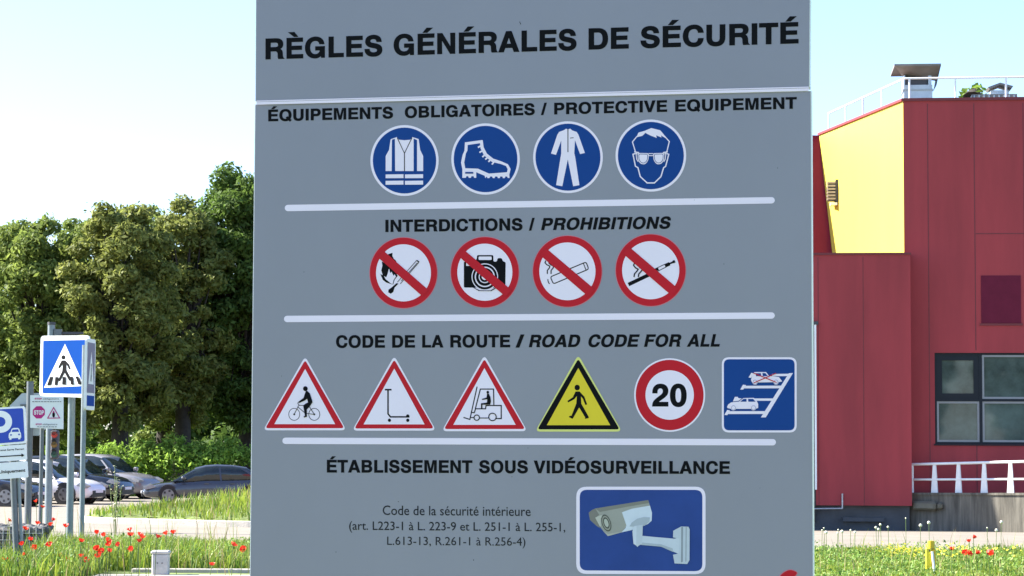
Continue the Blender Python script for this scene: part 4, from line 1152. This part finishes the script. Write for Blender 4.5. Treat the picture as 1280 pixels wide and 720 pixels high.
vid = {}; vs = []; fs = []
for k, v in pts.items(): vid[k] = len(vs); vs.append(v)
for i in range(len(gx) - 1):
    for j in range(len(gy) - 1):
        if any(vs[vid[q]][2] > gz(*vs[vid[q]][:2]) for q in ((i, j), (i + 1, j), (i, j + 1), (i + 1, j + 1))): fs.append((vid[i, j], vid[i + 1, j], vid[i + 1, j + 1], vid[i, j + 1]))
b.poly(vs, fs, m_soil, True)
tag(b.build('island_ground'), kind='structure')
b = MB(); n = len(isl)
secs = []
for i in range(n):
    p_ = Vector(isl[i]); d_ = (Vector(isl[(i + 1) % n]) - Vector(isl[i - 1])).normalized(); o_ = Vector((d_.y, -d_.x))
    g_ = gz(*p_)
    secs.append([(p_.x + o_.x * a, p_.y + o_.y * a, g_ + z_) for a, z_ in ((.06, -.02), (.05, .115), (.035, .13), (-.1, .13), (-.1, -.02))])
secs.append(secs[0]); b.loft(secs, m_kerb, smooth=False, cap=False)
tag(b.build('kerb'), kind='structure')

def blades(name, P3, hgt, wid, mats, pick, lean=.35):
    """many bent grass blades as one mesh"""
    n = len(P3); P3 = np.asarray(P3); a = rng.uniform(0, 2 * np.pi, n)
    la = rng.uniform(0, 2 * np.pi, n); ll = hgt * rng.uniform(.05, lean, n)
    dx, dy = np.cos(a) * wid / 2, np.sin(a) * wid / 2
    lx, ly = np.cos(la) * ll, np.sin(la) * ll
    V = np.zeros((n, 5, 3))
    V[:, 0] = P3 + np.stack([-dx, -dy, np.zeros(n)], 1); V[:, 1] = P3 + np.stack([dx, dy, np.zeros(n)], 1)
    V[:, 2] = P3 + np.stack([dx * .8 + lx * .35, dy * .8 + ly * .35, hgt * .58], 1); V[:, 3] = P3 + np.stack([-dx * .8 + lx * .35, -dy * .8 + ly * .35, hgt * .58], 1)
    V[:, 4] = P3 + np.stack([lx, ly, hgt], 1)
    base = (np.arange(n) * 5)[:, None]
    quads = base + np.array([0, 1, 2, 3]); tris = base + np.array([3, 2, 4])
    loops = np.concatenate([quads, tris], 1).ravel()
    me = bpy.data.meshes.new(name)
    me.vertices.add(n * 5); me.vertices.foreach_set('co', V.ravel())
    me.loops.add(n * 7); me.loops.foreach_set('vertex_index', loops)
    me.polygons.add(n * 2)
    ls = np.stack([np.arange(n) * 7, np.arange(n) * 7 + 4], 1).ravel()
    me.polygons.foreach_set('loop_start', ls)
    for m in mats: me.materials.append(m)
    me.polygons.foreach_set('material_index', np.repeat(pick, 2).astype(np.int32))
    me.update(calc_edges=True); me.validate()
    return tag(link(name, me), kind='stuff')
g_mats = [mat('fresh grass blade', (.205, .29, .034), .55, .35, .8, trans=.4, hue=.15), mat('deep grass blade', (.105, .195, .025), .55, .3, .8, trans=.4), mat('dry grass blade', (.34, .27, .12), .7, .3, .8, trans=.25)]
# near meadow
N = 62000
xs = rng.uniform(-8.5, 11, N); ys = 28.3 + (37.9 - 28.3) * rng.uniform(0, 1, N)
keep = ~((xs > gx0) & (xs < gx1) & (ys > 33.5) & (ys < 34.4))
xs, ys = xs[keep], ys[keep]
bare = (xs > -5.3) & (xs < 3.3) & (ys < 30.75)
xs, ys = xs[~bare], ys[~bare]
edge = 37.6 + .35 * np.sin(xs * 1.7) + .25 * np.sin(xs * 4.1)
k_ = ys < edge; xs, ys = xs[k_], ys[k_]
patch = .5 + .5 * np.sin(xs * 2.3 + np.sin(ys * 1.1) * 2) * np.sin(ys * 1.6 + xs)
leftness = np.clip((1 - xs) / 6, 0, 1)
near = np.clip((37.8 - ys) / 4.5, .25, 1)
h = (.09 - .03 * (xs > 3) + .22 * leftness * near * 1.05 + .08 * patch) * np.where((xs < gx1 + .1) & (ys < 33.6), .45, 1.) * rng.uniform(.55, 1.25, len(xs))
pick = np.where(rng.uniform(0, 1, len(xs)) < .06, 2, np.where(rng.uniform(0, 1, len(xs)) < .45 - .25 * patch, 1, 0))
blades('meadow_grass', np.stack([xs, ys, np.zeros(len(xs))], 1), h, rng.uniform(.012, .026, len(xs)), g_mats, pick, .6)
# leafy herbs between the blades
n = 34000
hx_, hy_ = rng.uniform(-8.5, 11, n), rng.uniform(28.3, 37.5, n)
ok_ = ~((hx_ > -5.3) & (hx_ < 3.3) & (hy_ < 30.75)) & ~((hx_ > gx0) & (hx_ < gx1) & (hy_ > 33.5) & (hy_ < 34.4))
hx_, hy_ = hx_[ok_], hy_[ok_]; n = len(hx_)
hh_ = (.10 + .20 * np.clip((1 - hx_) / 6, 0, 1) * np.clip((37.8 - hy_) / 4.5, .25, 1) + .10 * (.5 + .5 * np.sin(hx_ * 3.1 + np.sin(hy_ * 2.3))))
hh_ = np.where((hx_ < gx1 + .1) & (hy_ < 33.6), .5, 1.) * hh_
C = np.stack([hx_, hy_, hh_ * rng.uniform(0, 1, n) ** .6], 1)
nn = rng.normal(size=(n, 3)) * .6 + np.array([0, 0, .8]); nn /= np.linalg.norm(nn, axis=1)[:, None]
aa = np.cross(nn, rng.normal(size=(n, 3))); aa /= np.linalg.norm(aa, axis=1)[:, None]; b2 = np.cross(nn, aa); s_ = rng.uniform(.012, .034, n)[:, None]
V = np.stack([C - aa * s_, C + b2 * s_ * .5, C + aa * s_ + nn * s_ * .2, C - b2 * s_ * .5], 1)
me = bpy.data.meshes.new('meadow_herbs'); me.vertices.add(n * 4); me.vertices.foreach_set('co', V.ravel()); me.loops.add(n * 4); me.loops.foreach_set('vertex_index', np.arange(n * 4)); me.polygons.add(n); me.polygons.foreach_set('loop_start', np.arange(n) * 4)
for m in (mat('herb leaf', (.18, .30, .05), .6, .3, 1.5, trans=.35, spec=.3), mat('herb leaf dark', (.09, .18, .03), .6, .3, 1.5, trans=.3, spec=.3), mat('herb leaf pale', (.32, .40, .12), .6, .3, 1.5, trans=.3, spec=.3)): me.materials.append(m)
me.polygons.foreach_set('material_index', rng.choice(3, n, p=[.5, .33, .17]).astype(np.int32)); me.update(calc_edges=True)
tag(link('meadow_herbs', me), kind='stuff')
# tall thin stems among it
n = 700
xs = rng.uniform(-8, 10.5, n); ys = rng.uniform(29, 37.3, n)
blades('meadow_stems', np.stack([xs, ys, np.zeros(n)], 1), rng.uniform(.35, .85, n) * np.where(xs > 3, .6, 1), np.full(n, .010), g_mats, np.where(rng.uniform(0, 1, n) < .5, 2, 0), .3)
# island grass
P3 = []
rr_ = random.Random(5)
while len(P3) < 26000:
    x, y = rr_.uniform(-9.2, 4.7), rr_.uniform(46.3, 63)
    if inside(x, y) and edge_dist(x, y) > .1: P3.append((x, y, gz(x, y) + mound(x, y) - .03, edge_dist(x, y)))
P3 = np.array(P3); tall = np.clip(P3[:, 3] / 3.2, .25, 1)
h = (.12 + .32 * tall) * rng.uniform(.5, 1.2, len(P3))
u_ = rng.uniform(0, 1, len(P3))
pick = np.where(u_ < .10 + .12 * (tall > .9), 2, np.where(u_ < .38, 1, 0))
blades('island_grass', P3[:, :3], h, rng.uniform(.016, .034, len(P3)), g_mats, pick, .5)
# verge behind the parked cars
n = 6000
xs = rng.uniform(-22, -6, n); ys = rng.uniform(88.5, 96, n)
blades('verge_grass', np.stack([xs, ys, np.full(n, -.35)], 1), rng.uniform(.15, .45, n), rng.uniform(.03, .06, n), g_mats, (rng.uniform(0, 1, n) < .25).astype(int), .5)
# low yellow flowers in the lawn on the right
M_yf = mat('yellow petals', (.75, .62, .03), .6, .15)
n = 220; xs = np.concatenate([rng.normal(at(1128, 690, 34).x, .35, n // 2), rng.uniform(5.5, 8.6, n - n // 2)]); ys = rng.uniform(33.2, 35.6, n)
b = MB()
for x, y in zip(xs, ys):
    r_ = rng.uniform(.010, .02); z_ = rng.uniform(.12, .24); b.poly([(x + r_ * math.cos(a), y + r_ * math.sin(a) * .8, z_ + .6 * r_ * math.sin(a + x)) for a in np.arange(0, 6.2, 1.05)], [(0, 1, 2, 3, 4, 5)], M_yf)
tag(b.build('yellow_flowers'), kind='stuff')

# poppies
M_pop = mat('poppy petal', (.80, .035, .012), .55, .25, 30., trans=.3); M_stem = mat('poppy stem', (.10, .16, .03), .6, .2)
def poppy_mesh(seed, h):
    r0 = random.Random(seed); b = MB()
    bend = (r0.uniform(-.05, .05), r0.uniform(-.04, .04))
    b.path([(0, 0, 0), (bend[0] * .3, bend[1] * .3, h * .5), (bend[0], bend[1], h)], .0045, M_stem, 5)
    cx, cy = bend; R0 = r0.uniform(.030, .047); tl = r0.uniform(-1.2, 1.2)
    for k in range(4):
        a0 = k * math.pi / 2 + r0.uniform(-.2, .2); vs, fs = [], []
        for i in range(4):
            rr0 = R0 * (i / 3) ** .8; up = .042 * (i / 3) ** 1.4 * r0.uniform(.7, 1.2)
            for j in range(5):
                a = a0 + (j - 2) * .42 * (.4 + .6 * i / 3)
                x, y, z_ = rr0 * math.cos(a), rr0 * math.sin(a), up + .006 * ((j % 2) - .5) + .003 * (k % 2)
                vs.append((cx + x * math.cos(tl) + z_ * math.sin(tl), cy + y, h + z_ * math.cos(tl) - x * math.sin(tl)))
        for i in range(3):
            for j in range(4): fs.append((i * 5 + j, i * 5 + j + 1, i * 5 + j + 6, i * 5 + j + 5))
        b.poly(vs, fs, M_pop, True)
    b.ball((cx, cy, h + .012), .009, M_drk, 6)
    return b
def grow(name, px, py, zlow, zhigh, want, build, label, cat, group, cache):
    Y = max(29.6, min(37.2, (1.7 - want) * F / (py - 555)))
    c = at(px, py, Y); h = round(max(.1, c.z) / .05) * .05
    key = (round(h, 2), rnd.randrange(6))
    if key not in cache: o = build(key).build(name); cache[key] = o
    else: o = cache[key].copy(); col.objects.link(o)
    o.location = (c.x, Y, c.z - h); o.rotation_euler = (0, 0, rnd.uniform(0, 6.28))
    if c.z - h > 0: o.location.z = c.z - h - .02
    return tag(o, label, cat, group)
pop_cache = {}
left = [(302, 40), (318, 95), (328, 228), (240, 272), (265, 345), (278, 408), (155, 392), (157, 472), (445, 200), (425, 240), (517, 252), (638, 370), (655, 480), (665, 512), (485, 487), (562, 502), (748, 303), (805, 322), (760, 428), (800, 420), (830, 440), (850, 372), (885, 380), (865, 440), (795, 475), (937, 397), (1052, 418), (1060, 278), (1043, 320), (1097, 318), (1110, 370), (1175, 340), (1243, 335), (48, 190), (10, 510), (60, 520), (405, 385)]
left = [(a / 6.4, 620 + c_ / 6.4) for a, c_ in left] + [(212.5, 667), (209, 668), (290, 682), (301, 686), (262.5, 707)]
pm = lambda key: poppy_mesh(key[1] + int(key[0] * 100), key[0])
for px, py in left: grow('poppy', px, py, .2, .8, .5, pm, 'red poppy on a thin stem in the grass left of the grey board', 'poppy', 'poppies left of the board', pop_cache)
for px, py in [(1189, 688), (1216.7, 673), (1212.7, 678), (1211, 693), (1207, 690), (1221.8, 692.7), (1237.8, 693), (1241, 692)]: grow('poppy', px, py, .2, .8, .36, pm, 'red poppy on a thin stem in the lawn right of the grey board', 'poppy', 'poppies right of the board', pop_cache)
# seed heads on thin stems
M_seed = mat('pale seed head', (.72, .68, .52), .8, .15)
def seed_mesh(key):
    b = MB(); b.path([(0, 0, 0), (.01, 0, key[0] * .5), (0, 0, key[0])], .004, M_stem, 5); b.ball((0, 0, key[0]), 0.012 + .003 * key[1], M_seed, 7); return b
sd = {}
for a, c_ in [(35, 462), (45, 450), (57, 475), (125, 460), (147, 462), (122, 478), (195, 455), (220, 465), (337, 440), (362, 424), (352, 450), (405, 437), (505, 395), (588, 428), (635, 420), (963, 442), (1015, 455), (1043, 410)]:
    grow('dandelion', 1020 + a / 4.5, 560 + c_ / 4.5, .2, .8, .42, seed_mesh, 'pale dandelion seed head on a thin stem at the lawn edge', 'dandelion', 'dandelion seed heads', sd)
# tall weed by the road
def weed(x, y, h, label):
    r0 = random.Random(int(x * 100)); b = MB()
    m1 = mat('weed leaf', (.20, .25, .09), .6, .3, 3., trans=.3); m2 = mat('weed seed', (.50, .48, .30), .8, .3, 3.)
    for k in range(7):
        a = r0.uniform(0, 6.28); s_ = r0.uniform(.02, .16); hk = h * r0.uniform(.6, 1.)
        tip = (math.cos(a) * s_, math.sin(a) * s_, hk); b.path([(0, 0, 0), (tip[0] * .4, tip[1] * .4, hk * .55), tip], .005, m1, 5)
        for q in range(24):
            t_ = r0.uniform(.5, 1.02); cx, cy, cz = tip[0] * t_, tip[1] * t_, hk * t_
            v = Vector((r0.uniform(-1, 1), r0.uniform(-1, 1), r0.uniform(-.5, 1))).normalized() * r0.uniform(.025, .06); s2 = v.orthogonal().normalized() * .007
            c0 = Vector((cx, cy, cz)); b.poly([c0, c0 + v * .5 + s2, c0 + v, c0 + v * .5 - s2], [(0, 1, 2, 3)], m2 if q % 3 else m1)
    o = b.build('tall_weed', None, (x, y, 0)); tag(o, label, 'weed')
weed(at(145, 600, 37).x, 37, 1.35, 'tall feathery weed in front of the silver parked car')

# ------------------------------------------------------------------ trees
def leaf_mesh(name, centers, radii, per, size, mats, seed, flat_=.75, bias=.6):
    rg = np.random.default_rng(seed)
    C, Nn = [], []
    for (c, r_) in zip(centers, radii):
        n = int(per * (r_ ** 2)); d_ = rg.normal(size=(n, 3)); d_ /= np.linalg.norm(d_, axis=1)[:, None]
        rad = r_ * (rg.uniform(.2, 1.1, n) ** .5 + (rg.uniform(0, 1, n) < .12) * rg.uniform(0, .45, n))[:, None]
        C.append(np.asarray(c) + d_ * rad * np.array([1, 1, flat_])); Nn.append(d_)
    C = np.concatenate(C); Nn = np.concatenate(Nn); n = len(C)
    nn = Nn * bias + rg.normal(size=(n, 3)) * .55 + np.array([0, 0, .35]); nn /= np.linalg.norm(nn, axis=1)[:, None]
    ref = rg.normal(size=(n, 3)); a = np.cross(nn, ref); a /= np.linalg.norm(a, axis=1)[:, None]; bb = np.cross(nn, a)
    s_ = size * rg.uniform(.6, 1.35, n)[:, None]
    V = np.stack([C - a * s_, C + bb * s_ * .42 + nn * s_ * .1, C + a * s_, C - bb * s_ * .42 + nn * s_ * .1], 1)
    me = bpy.data.meshes.new(name)
    me.vertices.add(n * 4); me.vertices.foreach_set('co', V.ravel())
    me.loops.add(n * 4); me.loops.foreach_set('vertex_index', np.arange(n * 4)); me.polygons.add(n)
    me.polygons.foreach_set('loop_start', np.arange(n) * 4)
    for m in mats: me.materials.append(m)
    me.polygons.foreach_set('material_index', rg.choice(len(mats), n, p=[.55, .3, .15][:len(mats)] if len(mats) == 3 else None).astype(np.int32))
    me.update(calc_edges=True)
    return me
def clumps(seed, rx, ry, rz, n, r0, r1):
    q = random.Random(seed); cs, rs_ = [], []
    while len(cs) < n:
        v = Vector((q.uniform(-1, 1), q.uniform(-1, 1), q.uniform(-1, 1)))
        if v.length > 1 or v.length < .35: continue
        if v.z < -.2 and math.hypot(v.x, v.y) < .3: continue
        cs.append((v.x * rx, v.y * ry, v.z * rz)); rs_.append(q.uniform(r0, r1))
    return cs, rs_
M_bark = mat('grey brown bark', (.038, .031, .025), .95, .35, 6., .6, 14)
def foliage(nm, c, tr=.48): return [mat(nm + ' leaf', c, .6, .3, .35, trans=tr, hue=.1, spec=.2), mat(nm + ' leaf light', tuple(min(1, x * 1.35) for x in c), .6, .25, .35, trans=tr, hue=.1, spec=.2), mat(nm + ' leaf dark', tuple(x * .74 for x in c), .6, .3, .35, trans=tr, spec=.2)]
F_olive = foliage('olive', (.165, .225, .050)); F_green = foliage('green', (.085, .145, .030)); F_light = foliage('light green', (.15, .25, .04), .45); F_rust = foliage('bronze', (.175, .208, .052)); F_hedge = foliage('hedge', (.20, .33, .05), .5)
def tree(px, py_top, py_bot, Y, rx_px, fol, seed, label, n=210, group='trees behind the parked cars', ry=None, base=None, leaf=.135, per=760):
    c = at(px, (py_top + py_bot) / 2, Y); g = gz(c.x, Y) if base is None else base
    rx = rx_px / F * Y; rz = (py_bot - py_top) / 2 / F * Y
    e = empty('tree', (c.x, Y, g), 0, label, 'tree', group)
    zc = c.z - g
    cs, rs_ = clumps(seed, rx * .82, (ry or rx) * .82, rz * .84, n, rx * .08, rx * .25)
    cs = [(a, b_, d_ + zc) for a, b_, d_ in cs]
    me = leaf_mesh('crown', cs, rs_, per, leaf, fol, seed)
    link('crown', me, e)
    b = MB(); q = random.Random(seed)
    tr = .2 + .02 * zc; zt_ = zc - rz * .35
    pts = [(0, 0, -.3), (q.uniform(-.1, .1), q.uniform(-.1, .1), zt_ * .5), (q.uniform(-.3, .3), q.uniform(-.3, .3), zt_), (q.uniform(-.5, .5), 0, zc + rz * .4)]
    rad = [tr * 1.3, tr, tr * .75, tr * .25]
    for a, d_, r0, r1 in zip(pts, pts[1:], rad, rad[1:]): b.tube(a, d_, r0, M_bark, r1, 10)
    for k in range(0, len(cs), 3):
        s_ = Vector(pts[1]).lerp(Vector(pts[3]), q.uniform(.25, .8)); b.tube(s_, Vector(s_).lerp(Vector(cs[k]), .9), tr * .3, M_bark, tr * .06, 6, False)
    b.build('trunk', e)
    return e
tree(48, 244, 600, 98, 92, F_olive, 11, 'broad olive green tree above the white parked car')
tree(152, 218, 585, 96, 88, F_rust, 12, 'bronze tinted tree behind the crossing sign')
tree(228, 222, 575, 101, 72, F_rust, 15, 'bronze tree in front of the tall dark tree')
tree(98, 250, 590, 104, 74, F_olive, 19, 'olive tree filling the gap between the broad olive tree and the bronze tree')
tree(205, 232, 590, 108, 80, F_olive, 20, 'olive tree rising behind the two bronze trees')
tree(312, 172, 590, 104, 104, F_green, 13, 'tall dark green tree with a sunlit top beside the grey board')
tree(-14, 240, 560, 112, 50, F_light, 14, 'light green feathery tree at the far left', per=520)
tree(-75, 330, 610, 92, 70, F_olive, 16, 'olive tree at the left edge behind the parking sign')
tree(415, 230, 585, 108, 90, F_green, 17, 'dark green tree hidden behind the grey board')
tree(1219, 102, 135, 75, 26, F_light, 18, 'pale green treetop showing over the roof of the red building', n=30, group='trees behind the red building', base=-.4, leaf=.16, per=260)
# unseen trees added behind the camera to feed reflections in the panes and board
src = [o for o in col.objects if o.name.startswith('tree') and o.type == 'EMPTY']
for (x, y, k, sc_, lb) in ((-17, -24, 0, .9, 'unseen olive tree added behind the camera to the left of the path'), (-7, -31, 1, 1.0, 'unseen bronze tree added behind the camera near the path'), (6.5, -31, 3, 1., 'smaller unseen olive tree added behind the camera'), (13, -34, 0, 1.1, 'tall unseen olive tree added behind the camera at the right')):
    c = copy_tree(src[k]); c.location = (x, y, 0); c.scale = (sc_,) * 3; c.rotation_euler = (0, 0, k + x)
    tag(c, lb, 'tree', 'trees added behind the camera for reflections')
# sunlit hedge behind the trees' trunks
for i, (px, yt) in enumerate(((150, 556), (185, 552), (222, 548), (258, 550), (296, 545), (335, 550), (380, 552), (110, 560), (60, 556), (10, 560))):
    Y = 94 if 140 < px < 300 else 108
    c = at(px, (yt + 600) / 2, Y); rx = 30 / F * Y; rz = (602 - yt) / 2 / F * Y
    cs, rs_ = clumps(40 + i, rx, rx * .8, rz * .8, 16, .35, .6)
    me = leaf_mesh('hedge_bush', cs, rs_, 420, .10, F_hedge, 40 + i)
    o = link('hedge_bush', me, None, (c.x, Y, c.z))
    tag(o, 'bright green hedge bush in the sunlit gap under the trees', 'bush', 'hedge bushes under the trees')
# far wood closing the view
cs, rs_ = [], []
q = random.Random(9)
for k in range(260):
    cs.append((q.uniform(-52, 6), q.uniform(124, 140), q.uniform(0, 8))); rs_.append(q.uniform(1.0, 2.0))
for k in range(150):
    cs.append((q.uniform(-52, 6), q.uniform(118, 124), q.uniform(-.3, 2.5))); rs_.append(q.uniform(.8, 1.5))
o = link('far_wood', leaf_mesh('far_wood', cs, rs_, 70, .32, F_green, 77)); tag(o, kind='stuff')
bpy.context.view_layer.update()
